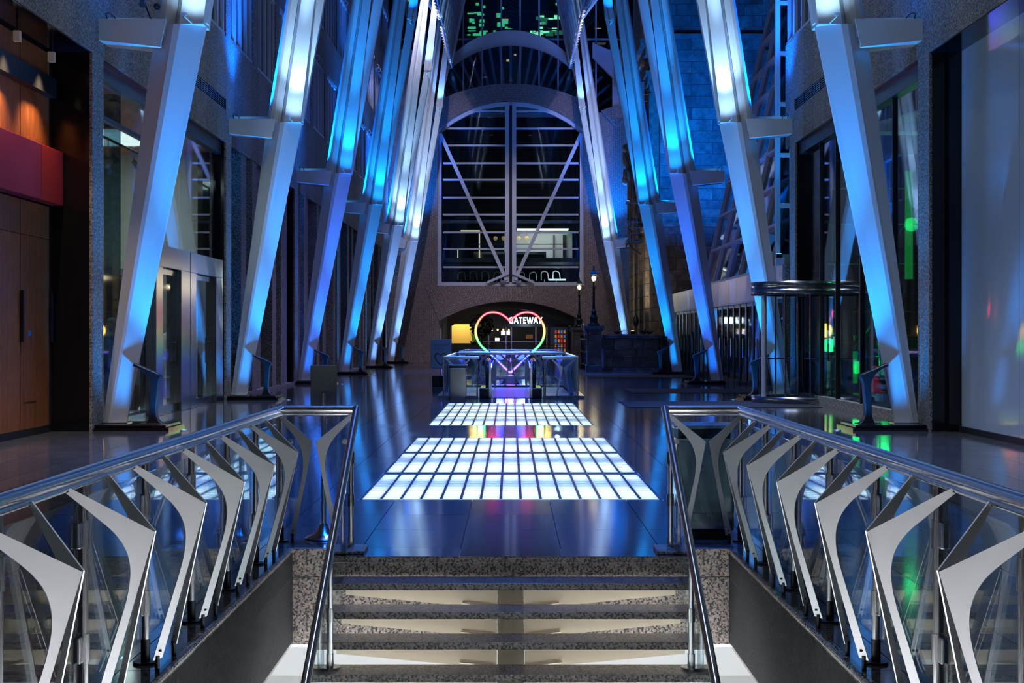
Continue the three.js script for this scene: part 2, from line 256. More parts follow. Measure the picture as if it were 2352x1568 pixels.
// ---------------------------------------------------------------- stone side walls with their windows
const PIER = (i) => 24.04 + 11.3 * i, HEAD = 6.35;
function sideWall(s) {
  const far = s < 0 ? 82.4 : 36.6, nm = SIDE[s];
  const w = thing(s < 0 ? 'wall_left' : 'wall_right', s < 0 ? 'speckled grey granite wall above the shops, running the whole hall' : 'speckled grey granite wall above the white panels and revolving door', 'wall', [s * 7.2, 0, -30], S);
  const X = (a, b, y0, y1, d0, d1, m = M.wall, n = 'granite_panel') => part(w, n, box(s * a, s * b, y0, y1, d0, d1), m);
  // piers and cladding
  for (let i = -1; i < (s < 0 ? 6 : 2); i++) { const p = PIER(i); for (const [y0, y1] of [[0, 1.9], [1.905, 4.3], [4.305, HEAD]]) X(7.0, 7.05, y0, y1, p, p + 0.66, M.wall, 'pier_block'); X(7.05, 7.7, 0, HEAD, p, p + 0.66, M.blackStone, 'pier_core'); }
  X(7.0, 7.3, 0, 22, -12, PIER(-1), M.wall, 'plain_wall');
  part(w, 'backing', [box(s * 7.75, s * 8.0, HEAD + 0.4, 22, -12, far)], M.black);
  const n0 = -1, n1 = s < 0 ? 5 : 1;
  for (let i = n0; i < n1; i++) {
    const p = PIER(i), e = i === n1 - 1 ? far : PIER(i + 1), pw = 1.13, cnt = Math.round((e - p) / pw), q = (e - p) / cnt;
    const rowsY = i < 1 ? [[6.35, 7.66], [7.665, 8.96]] : [[6.35, 8.96]];
    for (let k = 0; k < cnt; k++) {
      const a = p + k * q + 0.003, b = p + (k + 1) * q - 0.003;
      for (const [y0, y1] of rowsY) { if (i >= 0 && y0 < 7 && k >= 5.0 && k <= 9 && i < 1) { X(7.0, 7.12, y0, 7.13, a, b, k % 2 ? M.wall : M.wallB); X(7.0, 7.12, 7.42, y1, a, b, k % 2 ? M.wall : M.wallB); } else X(7.0, 7.12, y0, y1 - 0.003, a, b, (k + i) % 2 ? M.wall : M.wallB); }
      for (const [y0, y1] of [[11.55, 13.02], [15.6, 17.07], [19.65, 22]]) X(7.0, 7.12, y0, y1, a, b, k % 2 ? M.wall : M.wallB);
    }
    // header glass over the shop fronts
    X(7.02, 7.6, HEAD - 0.02, HEAD + 0.35, p + 0.66, e, M.blackStone, 'soffit');
    for (let k = 0; k < 3; k++) { const c0 = p + k * (e - p) / 3; for (const [y0, y1] of [[8.96, 11.55], [13.02, 15.6], [17.07, 19.65]]) X(7.0, 7.3, y0, y1, c0, c0 + 0.62, M.wallB, 'stone_strip'); }
  }
  // long slotted vent above the second opening
  const v = thing('wall_vent', `dark slotted vent in the granite above the ${nm} side opening`, 'vent', [s * 7.1, 7.28, -33]);
  part(v, 'duct', box(s * 7.13, s * 7.16, 7.13, 7.42, 29.7, 35.4), M.black); for (let k = 0; k < 6; k++) part(v, 'slat', box(s * 7.02, s * 7.1, 7.145 + k * 0.048, 7.165 + k * 0.048, 29.7, 35.4), M.darkSteel); for (let k = 0; k < 7; k++) part(v, 'divider', box(s * 7.01, s * 7.12, 7.13, 7.42, 29.7 + k * 0.94, 29.74 + k * 0.94), M.darkSteel);
  // windows: three per bay and storey
  const names = ['lowest', 'middle', 'top']; let wn = 0;
  [[9.0, 11.5], [13.06, 15.55], [17.1, 19.6]].forEach(([y0, y1], r) => {
    for (let i = 0; i < n1; i++) {
      const p = PIER(i), e = i === n1 - 1 ? far : PIER(i + 1); if (r > 0 && i === 0) continue;
      for (let k = 0; k < 3; k++) {
        const c0 = p + k * (e - p) / 3 + 0.62, c1 = p + (k + 1) * (e - p) / 3; if (c1 < 28) continue; wn++;
        const o = thing(`window_${s < 0 ? wn : 100 + wn}`, `steel-framed blue-lit window, ${ORD[i * 3 + k]} along from the stairs, ${names[r]} row, ${nm} side wall`, 'window', [s * 7.2, y0, -(c0 + c1) / 2], { kind: 'structure', group: `windows of the ${nm} side wall` });
        part(o, 'frame', [box(s * 7.03, s * 7.2, y0 - 0.05, y0 + 0.05, c0, c1), box(s * 7.03, s * 7.2, y1 - 0.05, y1 + 0.05, c0, c1), box(s * 7.05, s * 7.2, y0, y1, c0, c0 + 0.09), box(s * 7.05, s * 7.2, y0, y1, c1 - 0.09, c1)], M.paintGrey);
        for (let m = 1; m < 4; m++) { const c = c0 + m * (c1 - c0) / 4; part(o, 'mullion', box(s * 7.04, s * 7.2, y0, y1, c - 0.05, c + 0.05), M.paintGrey); part(o, 'bracket', tube([V(s * 7.04, y1 - 0.02, c), V(s * 6.93, y1 + 0.02, c), V(s * 6.9, y1 + 0.14, c), V(s * 6.98, y1 + 0.2, c), V(s * 7.04, y1 + 0.14, c)], 0.018, 5, 10), M.paintGrey); }
        for (let m = 0; m < 4; m++) part(o, 'pane', box(s * 7.12, s * 7.13, y0 + 0.05, y1 - 0.05, c0 + 0.05 + m * (c1 - c0) / 4, c0 - 0.05 + (m + 1) * (c1 - c0) / 4), M.glassDark);
      }
    }
  });
  return w;
}
const wallLeft = sideWall(-1), wallRight = sideWall(1);
// pilasters and dark glass between them, further along the shop side
{
  for (let k = 0; k < 27; k++) { const d = 37.4 + k * 1.62; const off = k % 3 === 2 ? 0.18 : 0; part(wallLeft, 'pilaster', box(-7.02 - off, -7.6, 0, HEAD, d, d + 0.72), k % 2 ? M.wall : M.wallB); }
  part(wallLeft, 'dark_glazing', box(-7.62, -7.66, 0, HEAD + 0.35, 36.6, 82.4), M.blackStone);
  part(wallLeft, 'plinth_course', box(-7.0, -7.6, 0, 0.08, 37.2, 82.4), M.wallB);
}
// wall behind the camera and the closed sides
{
  const b = thing('wall_back', 'plain stone wall closing the hall behind the viewer', 'wall', [0, 0, 12], S); part(b, 'stone', box(-12, 12, -0.03, 24, -12.4, -12), M.wallB);
}
// ---------------------------------------------------------------- brick end wall, great arched window, glazing above
const DW = 82.5;
{
  const arcY = (x, top, R) => top - R + Math.sqrt(R * R - x * x), N = 40;
  const w = thing('wall_end', 'grey brick end wall with a great arched window and low archway', 'wall', [0, 0, -DW], S);
  const winArc = (x) => arcY(x, 15.02, 6.04), ringArc = (x) => arcY(x, 16.02, 9.35), doorArc = (x) => arcY(x, 3.52, 8.03), crown = (x) => arcY(x, 4.0, 9.3);
  const run = (f, a, b) => Array.from({ length: N + 1 }, (_, k) => { const x = a + (b - a) * k / N; return [x, f(x)]; });
  // plain brick field: everything but the arches' own rings
  const shape = poly([[-8.6, 0], [-4.1, 0], [-4.1, 2.395], [-4.95, 4.42], [-4.2, 4.42], [-4.2, 13.3], [-4.75, 14.35], [-8.6, 14.45]]);
  const m1 = part(w, 'brickwork', plateXY(shape, DW, DW + 1), M.brick); const m2 = part(w, 'brickwork', plateXY(poly([[-8.6, 0], [-4.1, 0], [-4.1, 2.395], [-4.95, 4.42], [-4.2, 4.42], [-4.2, 13.3], [-4.75, 14.35], [-8.6, 14.45]].map(([x, y]) => [-x, y]).reverse()), DW, DW + 1), M.brick);
  // brick rings with courses that follow the arch
  const ringMat = M.brick.clone(); ringMat.userData.ownUV = true;
  function ring(lo, hi, a, b, a2, b2, cy, depth, pr) {
    const pos = [], uv = [], n = 48, P = (x, y, z) => [x, y, z];
    const q = (A, B, C, D, ua, ub, uc, ud) => { pos.push(...A, ...B, ...C, ...A, ...C, ...D); uv.push(...ua, ...ub, ...uc, ...ua, ...uc, ...ud); };
    for (let k = 0; k < n; k++) {
      const t0 = k / n, t1 = (k + 1) / n, xl0 = a + (b - a) * t0, xl1 = a + (b - a) * t1, xh0 = a2 + (b2 - a2) * t0, xh1 = a2 + (b2 - a2) * t1; const z = -DW + pr, zb = -DW - depth;
      const A = P(xl0, lo(xl0), z), B = P(xl1, lo(xl1), z), C = P(xh1, hi(xh1), z), D = P(xh0, hi(xh0), z);
      const uvo = (p) => { const an = Math.atan2(p[0], p[1] - cy), r = Math.hypot(p[0], p[1] - cy); return [r, an * 9]; };
      q(A, B, C, D, uvo(A), uvo(B), uvo(C), uvo(D));
      const A2 = [A[0], A[1], zb], B2 = [B[0], B[1], zb], C2 = [C[0], C[1], zb], D2 = [D[0], D[1], zb];
      q(A2, B2, B, A, [0, xl0], [0, xl1], [depth, xl1], [depth, xl0]); q(D, C, C2, D2, [0, xl0], [0, xl1], [depth, xl1], [depth, xl0]); q(B2, A2, D2, C2, [0, 0], [0, 0], [0, 0], [0, 0]);
    }
    const g = new THREE.BufferGeometry(); g.setAttribute('position', new THREE.Float32BufferAttribute(pos, 3)); g.setAttribute('uv', new THREE.Float32BufferAttribute(uv, 2)); g.computeVertexNormals(); return g;
  }
  part(w, 'brick_arch', ring(winArc, (x) => Math.max(ringArc(x), winArc(Math.max(-4.19, Math.min(4.19, x)))), -4.2, 4.2, -4.75, 4.75, 8.0, 1, 0.05), ringMat, 'ring of upright bricks over the great window');
  part(w, 'brick_arch', ring(doorArc, () => 4.42, -4.1, 4.1, -4.95, 4.95, -6.5, 1, 0.05), ringMat, 'fan of bricks over the low archway');
  // side haunches reaching up to the vault
  for (const s of [-1, 1]) { part(w, 'sloping_brick_cap', loft([[DW - 0.3], [DW + 1]].map(([d]) => [[s * 5.2, 14.45, -d], [s * 6.1, 13.5, -d], [s * 7.0, 14.45, -d], [s * 6.1, 14.75, -d]])), M.brick); part(w, 'cap_column', box(s * 5.85, s * 6.35, 14.6, 16.4, DW + 0.1, DW + 0.6), M.paintGrey); part(w, 'cap_bracket', plateXY(poly([[s * 5.85, 16.4], [s * 6.35, 16.4], [s * 7.6, 17.6], [s * 7.6, 18.4], [s * 6.6, 18.0], [s * 5.6, 18.0], [s * 4.7, 18.4], [s * 4.7, 17.6]]), DW + 0.1, DW + 0.5), M.paintGrey); }
  // tunnel behind the archway
  part(w, 'inner_arch', plateXY((() => { const sh = poly([[-4.6, 0], [4.6, 0], [4.6, 3.9], [-4.6, 3.9]]); const h = new THREE.Path(); h.moveTo(-3.6, 0); run((x) => arcY(x, 3.15, 6.6), -3.6, 3.6).forEach((p) => h.lineTo(...p)); h.lineTo(3.6, 0); h.closePath(); sh.holes.push(h); return sh; })(), DW + 3, DW + 3.4), M.beigeDark);
  for (const s of [-1, 1]) { part(w, 'tunnel_side', box(s * 4.2, s * 4.6, 0, 3.9, DW + 1, DW + 3), M.brick); for (let k = 0; k < 3; k++) part(w, 'tunnel_post', box(s * (4.0 - k * 0.12), s * (4.12 - k * 0.12), 0, 2.9, DW + 0.5 + k * 0.8, DW + 0.7 + k * 0.8), M.paintGrey); }
  part(w, 'tunnel_roof', box(-4.6, 4.6, 3.55, 3.9, DW + 1, DW + 3), M.beigeDark);

  // the great window
  const o = thing('window_200', 'great arched window with white bars and two long diagonal braces', 'window', [0, 4.42, -DW], S), F = M.paintGrey, X = 4.12;
  part(o, 'sill', box(-4.2, 4.2, 4.42, 4.62, DW + 0.1, DW + 0.4), F);
  for (const s of [-1, 1]) { part(o, 'jamb', box(s * 3.98, s * 4.2, 4.62, 13.25, DW + 0.1, DW + 0.4), F); part(o, 'centre_post', box(s * 0.08, s * 0.32, 4.62, 14.95, DW, DW + 0.4), F); part(o, 'brace', beam(V(s * 4.05, 13.15, DW + 0.02), V(s * 0.25, 4.75, DW + 0.02), 0.2, 0.16), F); part(o, 'lower_brace', beam(V(s * 0.1, 5.15, DW - 0.06), V(s * 1.35, 4.6, DW - 0.06), 0.14, 0.16), F); part(o, 'lamp_bracket', rbox(s * 0.28, s * 0.62, 4.5, 4.72, DW - 0.2, DW - 0.02, 0.03), M.steel); }
  part(o, 'post_slot', box(-0.08, 0.08, 4.62, 14.9, DW + 0.15, DW + 0.35), M.darkSteel);
  const arch = run(winArc, -4.15, 4.15).map(([x, y]) => V(x, y - 0.13, DW + 0.2)); for (let k = 0; k < arch.length - 1; k++) { const a = arch[k], b = arch[k + 1]; if (k % 4 === 0) part(o, 'arch_rim', beam(a, arch[Math.min(k + 4, arch.length - 1)].clone(), 0.22, 0.3), F); }
  const yb = [655, 613, 571, 533, 492, 453, 412, 374, 333, 294, 254].map((p) => 1.62 + (768 - p) * 0.025); yb[0] = 4.55;
  const half = (y) => y > 13.2 ? Math.sqrt(Math.max(0.01, 6.04 ** 2 - (y - 8.98) ** 2)) : 4.0;
  for (let k = 1; k < yb.length; k++) for (const s of [-1, 1]) part(o, 'transom', box(s * 0.3, s * Math.min(4.0, half(yb[k]) - 0.1), yb[k] - 0.05, yb[k] + 0.05, DW + 0.15, DW + 0.32), F);
  for (let k = 0; k < yb.length; k++) for (const s of [-1, 1]) { const y1 = k + 1 < yb.length ? yb[k + 1] : 14.85; const h0 = Math.min(4.05, half(yb[k])), h1 = Math.min(4.05, half(y1)); part(o, 'pane', plateXY(poly([[s * 0.3, yb[k]], [s * h0, yb[k]], [s * Math.max(0.35, h1), y1], [s * 0.3, y1]]), DW + 0.24, DW + 0.25), M.glass); }

  // glazed gable above the brick
  const g = thing('window_201', 'tall glazed gable with thin mullions above the brick arch', 'window', [0, 14.4, -DW - 0.9], S);
  for (let k = -9; k < 10; k++) { const x = 0.55 + k * 1.1; if (Math.abs(x) > 8.6) continue; part(g, 'mullion', box(x - 0.045, x + 0.045, 14.4, 24, DW + 0.85, DW + 0.97), F); }
  for (const y of [18.75, 22.3]) part(g, 'transom', box(-8.6, 8.6, y - 0.05, y + 0.05, DW + 0.86, DW + 0.96), F);
  for (let k = -9; k < 9; k++) { const x = 0.55 + k * 1.1; if (Math.abs(x) > 8.6 || Math.abs(x + 1.1) > 8.6) continue; part(g, 'pane', box(x + 0.045, x + 1.055, 14.4, 18.7, DW + 0.9, DW + 0.91), M.glass); part(g, 'pane', box(x + 0.045, x + 1.055, 18.8, 24, DW + 0.9, DW + 0.91), M.glass); }
  const band = poly([...run((x) => arcY(x, 19.2, 4.6), -3.6, 3.6), ...run((x) => arcY(x, 18.35, 5.2), 3.75, -3.75)]); const bg = plateXY(band, DW + 0.55, DW + 0.84);
  const bt = thing('arched_beam', 'smooth grey curved beam crossing the glazed gable', 'beam', [0, 17, -DW - 0.7]); part(bt, 'beam', bg, M.paint);
  for (const s of [-1, 1]) part(bt, 'support_strut', beam(V(s * 3.6, 17.2, DW + 0.7), V(s * 4.3, 14.4, DW + 0.7), 0.2, 0.25), M.paint);
  // fan of louvres behind the glass
  const fan = thing('louvre_fan', 'fan of blue-grey louvre slats behind the glass over the brick arch', 'louvres', [0, 14.5, -DW - 4]);
  for (let k = -17; k <= 17; k++) { const an = k * 0.083, r0 = 5.0, r1 = 8.2, cx = 0, cy = 11.3; part(fan, 'slat', beam(V(cx + r0 * Math.sin(an), cy + r0 * Math.cos(an), DW + 3.2), V(cx + r1 * Math.sin(an), cy + r1 * Math.cos(an), DW + 5), 0.16, 0.05, new THREE.Vector3(0.5, 0, 1)), M.paintGrey); }
  part(fan, 'hub_panel', plateXY(poly([...run((x) => arcY(x, 16.55, 4.6), -3, 3), [3, 14.6], [-3, 14.6]]), DW + 3.3, DW + 3.4), M.paintGrey);
  const can = thing('smoke_detector', 'tiny pale fitting on the glass above the brick arch crown', 'fitting', [0, 16.3, -DW - 0.7]); part(can, 'body', lathe([[0, 0], [0.1, 0], [0.1, 0.12], [0.04, 0.16], [0.03, 0.35], [0, 0.36]], 0, 16.25, DW + 0.7), M.paint);
}
// ---------------------------------------------------------------- night outside, beyond the gable
{
  const t = thing('office_tower', 'dark office tower outside with patches of green and amber lit windows', 'building', [0, 0, -130], S); part(t, 'tower_wall', box(-30, 30, 0, 60, 130, 140), M.room);
  const gm = [glow(lin(0.1, 0.9, 0.4), 0.55), glow(lin(0.3, 1, 0.55), 1.1), glow(lin(0.9, 0.7, 0.4), 0.5), glow(lin(0.04, 0.3, 0.16), 0.4)];
  for (let k = 0; k < 85; k++) { const green = k < 62; const x = green ? (k % 2 ? 1.6 + rnd() * 3.6 : -4.2 + rnd() * 4.2) : -16 + rnd() * 32, y = green ? 28.6 + rnd() * rnd() * 3.4 : 26 + rnd() * 8; const ww = 0.15 + rnd() * 0.55, h = 0.08 + rnd() * (green ? 0.35 : 0.14); part(t, 'lit_window', box(x, x + ww, y, y + h, 129.9, 130), gm[green ? (k % 4 === 3 ? 3 : k % 2) : 2]); }
  for (let k = 0; k < 10; k++) part(t, 'floor_edge', box(-30, 30, 24 + k * 1.7, 24.12 + k * 1.7, 129.8, 130), M.darkSteel);
}
// ---------------------------------------------------------------- rooms behind the end wall
{
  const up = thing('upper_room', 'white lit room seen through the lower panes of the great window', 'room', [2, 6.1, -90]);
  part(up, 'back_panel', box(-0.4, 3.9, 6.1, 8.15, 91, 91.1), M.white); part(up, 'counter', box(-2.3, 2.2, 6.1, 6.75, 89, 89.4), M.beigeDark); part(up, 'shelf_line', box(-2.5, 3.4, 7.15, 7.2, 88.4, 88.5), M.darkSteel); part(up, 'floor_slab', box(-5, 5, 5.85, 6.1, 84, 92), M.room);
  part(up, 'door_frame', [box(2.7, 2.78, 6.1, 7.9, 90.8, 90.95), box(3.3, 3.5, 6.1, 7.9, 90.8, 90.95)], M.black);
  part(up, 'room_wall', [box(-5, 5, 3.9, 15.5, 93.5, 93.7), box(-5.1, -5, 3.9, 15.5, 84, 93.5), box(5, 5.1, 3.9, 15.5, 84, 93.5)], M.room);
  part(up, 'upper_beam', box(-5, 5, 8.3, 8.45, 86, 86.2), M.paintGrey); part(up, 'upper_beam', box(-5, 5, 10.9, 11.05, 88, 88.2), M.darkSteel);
  part(up, 'picture_frame', [box(-3.1, -1.9, 8.0, 8.07, 88.9, 89), box(-1.97, -1.9, 5.9, 8.0, 88.9, 89), box(-3.3, -3.24, 5.9, 6.9, 88.9, 89)], glow(lin(1, 0.85, 0.62), 0.8), 'thin frame with its own warm glow');  // frame carries its warm light as its own emission
  for (const [x, h] of [[-0.95, 8], [-0.45, 7.9], [0.5, 8.05], [1.0, 8.0]]) { const p = thing('pendant_lamp', `small brown globe pendant in the upper room, ${x < -0.6 ? 'outermost by the frame' : x < 0 ? 'just before the centre post' : x < 0.8 ? 'brightest, past the centre post' : 'dim, furthest along the white panel'}`, 'lamp', [x, 7.62, -89.6]); const g = new THREE.SphereGeometry(0.13, 14, 10); g.translate(x, 7.62, -89.6); part(p, 'globe', g, std({ color: lin(0.45, 0.2, 0.08), roughness: 0.4, emissive: lin(1, 0.55, 0.25), emissiveIntensity: x > 0 ? 0.8 : 0.25 })); part(p, 'cord', bar(V(x, 7.74, 89.6), V(x, 8.3, 89.6), 0.01, 5), M.black); }
  const cl = thing('unseen_ceiling_lamp', 'bright unseen ceiling lamp lighting the white upper room', 'lamp', [2.2, 8.1, -89.8]); part(cl, 'diffuser', box(0.4, 3.6, 8.16, 8.2, 89.2, 90.4), glow(lin(1, 0.94, 0.82), 2.2)); area([2, 8.14, -89.8], [2, 6, -90.6], 3, 1.2, lin(1, 0.94, 0.84), 2.2);  // unseen lamp placed to light the white back panel
  const ex = thing('exit_sign', 'tiny green sign above the door of the upper room', 'sign', [3.6, 8.0, -90.6]); part(ex, 'face', box(3.35, 3.75, 7.98, 8.12, 90.55, 90.6), glow(lin(0.1, 0.8, 0.45), 0.9));
  for (let k = 0; k < 9; k++) { const c = thing('white_chair_back', `curved pale chair back in the upper room, ${ORD[k]} along the lowest panes`, 'chair', [-3 + k * 0.72, 4.7, -87], { group: 'chairs behind the lowest panes' }); part(c, 'backrest', tube([V(-3.2 + k * 0.72, 4.9, 87), V(-3.15 + k * 0.72, 5.35 + 0.1 * Math.sin(k), 87.1), V(-2.85 + k * 0.72, 5.4, 87.1), V(-2.75 + k * 0.72, 4.9, 87)], 0.035, 6, 14), M.paint); part(c, 'leg', bar(V(-3 + k * 0.72, 4.6, 87), V(-3 + k * 0.72, 4.95, 87), 0.02, 6), M.paint); }
  const sl = thing('glass_deck', 'dark floor deck under the chairs behind the great window', 'floor', [0, 4.5, -87], S); part(sl, 'deck', box(-5, 5, 4.4, 4.6, 83.6, 93.5), M.room);
  const lt = thing('strip_lamp', 'narrow white lamp low behind the great window sill', 'lamp', [3, 4.75, -86]); part(lt, 'tube', box(2.3, 3.3, 4.85, 4.95, 86, 86.05), glow(lin(0.85, 0.95, 1), 1.2)); point([2.8, 5.1, -86.2], lin(0.8, 0.9, 1), 4, 6);
  // food hall through the low archway
  const font = await new FontLoader().loadAsync('fonts/droid/droid_sans_bold.typeface.json');
  const sg = thing('restaurant_sign', 'glowing white GATEWAY letters over the food hall counter', 'sign', [0.95, 2.5, -91]);
  const word = 'GATEWAY'; let tg = new TextGeometry(word, { font, size: 0.4, depth: 0.06, curveSegments: 4 }); tg.computeBoundingBox(); const wid = tg.boundingBox.max.x - tg.boundingBox.min.x, kx = 2.12 / wid; let cur = 0;
  for (const ch of word) { const lg = new TextGeometry(ch, { font, size: 0.4, depth: 0.06, curveSegments: 4 }); const adv = font.data.glyphs[ch].ha * 0.4 / font.data.resolution; lg.scale(kx, 1, 1); lg.translate(-0.14 + cur * kx, 2.32, -91); cur += adv; part(sg, 'letter', lg, M.letter); }
  part(sg, 'backing_board', box(-2.6, 4.2, 2.1, 2.28, 91.2, 91.3), M.darkSteel); point([0.9, 2.5, -90.2], lin(0.7, 0.85, 1), 5, 10);
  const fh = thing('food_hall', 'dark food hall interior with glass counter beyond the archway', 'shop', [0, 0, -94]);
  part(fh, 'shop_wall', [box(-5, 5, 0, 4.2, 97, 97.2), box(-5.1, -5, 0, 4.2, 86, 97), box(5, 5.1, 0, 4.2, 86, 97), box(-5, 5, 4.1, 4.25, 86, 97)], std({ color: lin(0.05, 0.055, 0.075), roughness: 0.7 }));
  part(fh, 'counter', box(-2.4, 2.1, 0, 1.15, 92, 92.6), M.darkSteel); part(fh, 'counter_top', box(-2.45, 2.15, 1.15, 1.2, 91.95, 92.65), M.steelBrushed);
  for (const x of [-2.3, -1.4, -0.3, 0.05, 1.6, 2.3]) part(fh, 'shopfront_post', box(x - 0.04, x + 0.04, 0, 2.1, 91.3, 91.4), M.steelBrushed);
  part(fh, 'orange_menu', box(1.0, 1.45, 1.35, 1.62, 94, 94.05), std({ color: lin(0.6, 0.25, 0.1), roughness: 0.6 }));
  part(fh, 'fridge', box(2.6, 3.7, 0.2, 2.1, 94, 94.6), std({ color: lin(0.1, 0.16, 0.3), roughness: 0.3 }));
  const yw = thing('yellow_panel', 'warm yellow lit wall panel inside the archway', 'panel', [-3.1, 1.1, -88]); part(yw, 'panel', box(-3.65, -2.35, 1.08, 2.25, 88.9, 89), M.yellow); part(yw, 'base_cabinet', box(-3.7, -1.6, 0, 1.05, 88.3, 88.9), M.darkSteel); spot([-3, 2.9, -87.4], [-3, 1.6, -89], lin(1, 0.8, 0.45), 22, 0.9, 0.6, 4);
  const scr = thing('menu_screen', 'small bright white menu screen over the food counter', 'screen', [-0.3, 1.75, -93]); part(scr, 'screen_face', box(-0.62, -0.3, 1.6, 1.85, 92.9, 92.95), M.screen); part(scr, 'screen_face', box(-0.28, -0.05, 1.6, 1.85, 92.9, 92.95), M.screen);
  const s2 = thing('till_screen', 'small bluish till screen low on the food counter', 'screen', [-0.9, 1.25, -92]); part(s2, 'screen_face', box(-1.0, -0.72, 1.2, 1.4, 91.85, 91.9), M.screen);
  for (let k = 0; k < 4; k++) { const x = -1.2 + k * 0.36; const p = thing('counter_lamp', `small cone lamp above the food counter, ${ORD[k]} from the yellow panel`, 'lamp', [x, 2.0, -93], { group: 'lamps above the food counter' }); part(p, 'shade', lathe([[0.02, 0.12], [0.1, 0], [0.09, 0], [0.01, 0.11]], x, 1.93, 93, 10), M.yellow); const g = new THREE.SphereGeometry(0.05, 8, 6); g.translate(x, 1.91, -93); part(p, 'bulb', g, glow(lin(1, 0.85, 0.55), 5)); point([x, 1.91, -93], lin(1, 0.8, 0.5), 0.6, 1); }
  for (let k = 0; k < 20; k++) { const x = 2.95 + (k % 4) * 0.19, y = 0.5 + Math.floor(k / 4) * 0.3; const c = [lin(0.9, 0.05, 0.1), lin(0.95, 0.3, 0.03), lin(0.15, 0.3, 0.9), lin(0.9, 0.4, 0.05)][(k + Math.floor(k / 4)) % 4]; const p = thing('drink_can', `self-glowing coloured drink can in the fridge, shelf ${['one', 'two', 'three', 'four', 'five'][Math.floor(k / 4)]} up, ${ORD[k % 4]} from the counter`, 'can', [x, y, -93.9], { group: 'self-glowing drinks in the fridge' }); part(p, 'can', lathe([[0, 0], [0.06, 0], [0.06, 0.17], [0.045, 0.2], [0, 0.2]], x, y, 93.9, 8), std({ color: c, roughness: 0.4, emissive: c, emissiveIntensity: 0.35 })); }  // fridge light is put into the cans as their own glow
  const dt = thing('tree_in_tub', 'dark round-headed tree in front of the yellow panel', 'tree', [-1.75, 0, -87]); part(dt, 'trunk', bar(V(-1.75, 0.4, 87), V(-1.75, 1.6, 87), 0.05, 8), M.black); part(dt, 'tub', lathe([[0, 0], [0.25, 0], [0.3, 0.5], [0.27, 0.5], [0, 0.45]], -1.75, 0, 87, 14), M.black);
  const leaves = []; for (let k = 0; k < 260; k++) { const u = rnd() * 6.28, v = Math.acos(2 * rnd() - 1), r = 0.75 * Math.cbrt(0.3 + 0.7 * rnd()); const g = new THREE.SphereGeometry(0.1, 4, 3); g.scale(1, 0.35, 0.7); g.rotateZ(rnd() * 3); g.rotateY(rnd() * 6); g.translate(-1.75 + r * Math.sin(v) * Math.cos(u), 2.15 + r * 0.95 * Math.cos(v), -87 + r * Math.sin(v) * Math.sin(u)); leaves.push(g); } part(dt, 'foliage', leaves, M.leafDark).userData.kind = 'stuff';
  const sp = thing('potted_plant', 'bright green upright leaf plant beside the yellow panel', 'plant', [-2.35, 1.05, -88.5]); part(sp, 'pot', lathe([[0, 0], [0.16, 0], [0.2, 0.18], [0, 0.16]], -2.3, 1.05, 88.4, 12), M.black); for (let k = 0; k < 12; k++) { const a = k * 0.52; part(sp, 'leaf', loft([0, 0.5, 1].map((t) => { const x = -2.3 + Math.cos(a) * 0.25 * t * t + Math.cos(a) * 0.05, d = 88.4 + Math.sin(a) * 0.25 * t * t, y = 1.2 + t * (0.55 + 0.15 * (k % 3)), w = 0.05 * (1.05 - t); return [[x - w * Math.sin(a), y, -d + w * Math.cos(a)], [x + w * Math.sin(a), y, -d - w * Math.cos(a)], [x, y + 0.01, -d - 0.01]]; })), M.leaf); }
  const fr = thing('iron_fence', 'low dark ornamental iron fence across the archway', 'fence', [0, 0, -84.5]); part(fr, 'rail', [box(-3.4, 3.2, 0.98, 1.02, 84.4, 84.45)], M.iron); part(fr, 'rail', box(-3.4, 3.2, 0.15, 0.19, 84.4, 84.45), M.iron); for (let k = 0; k < 34; k++) { const x = -3.35 + k * 0.195; part(fr, 'baluster', [box(x - 0.012, x + 0.012, 0, 1.0, 84.41, 84.44), new THREE.TorusGeometry(0.07, 0.012, 5, 10).translate(x + 0.09, 0.8, -84.42), new THREE.TorusGeometry(0.07, 0.012, 5, 10).translate(x + 0.09, 0.4, -84.42)], M.iron); }
}
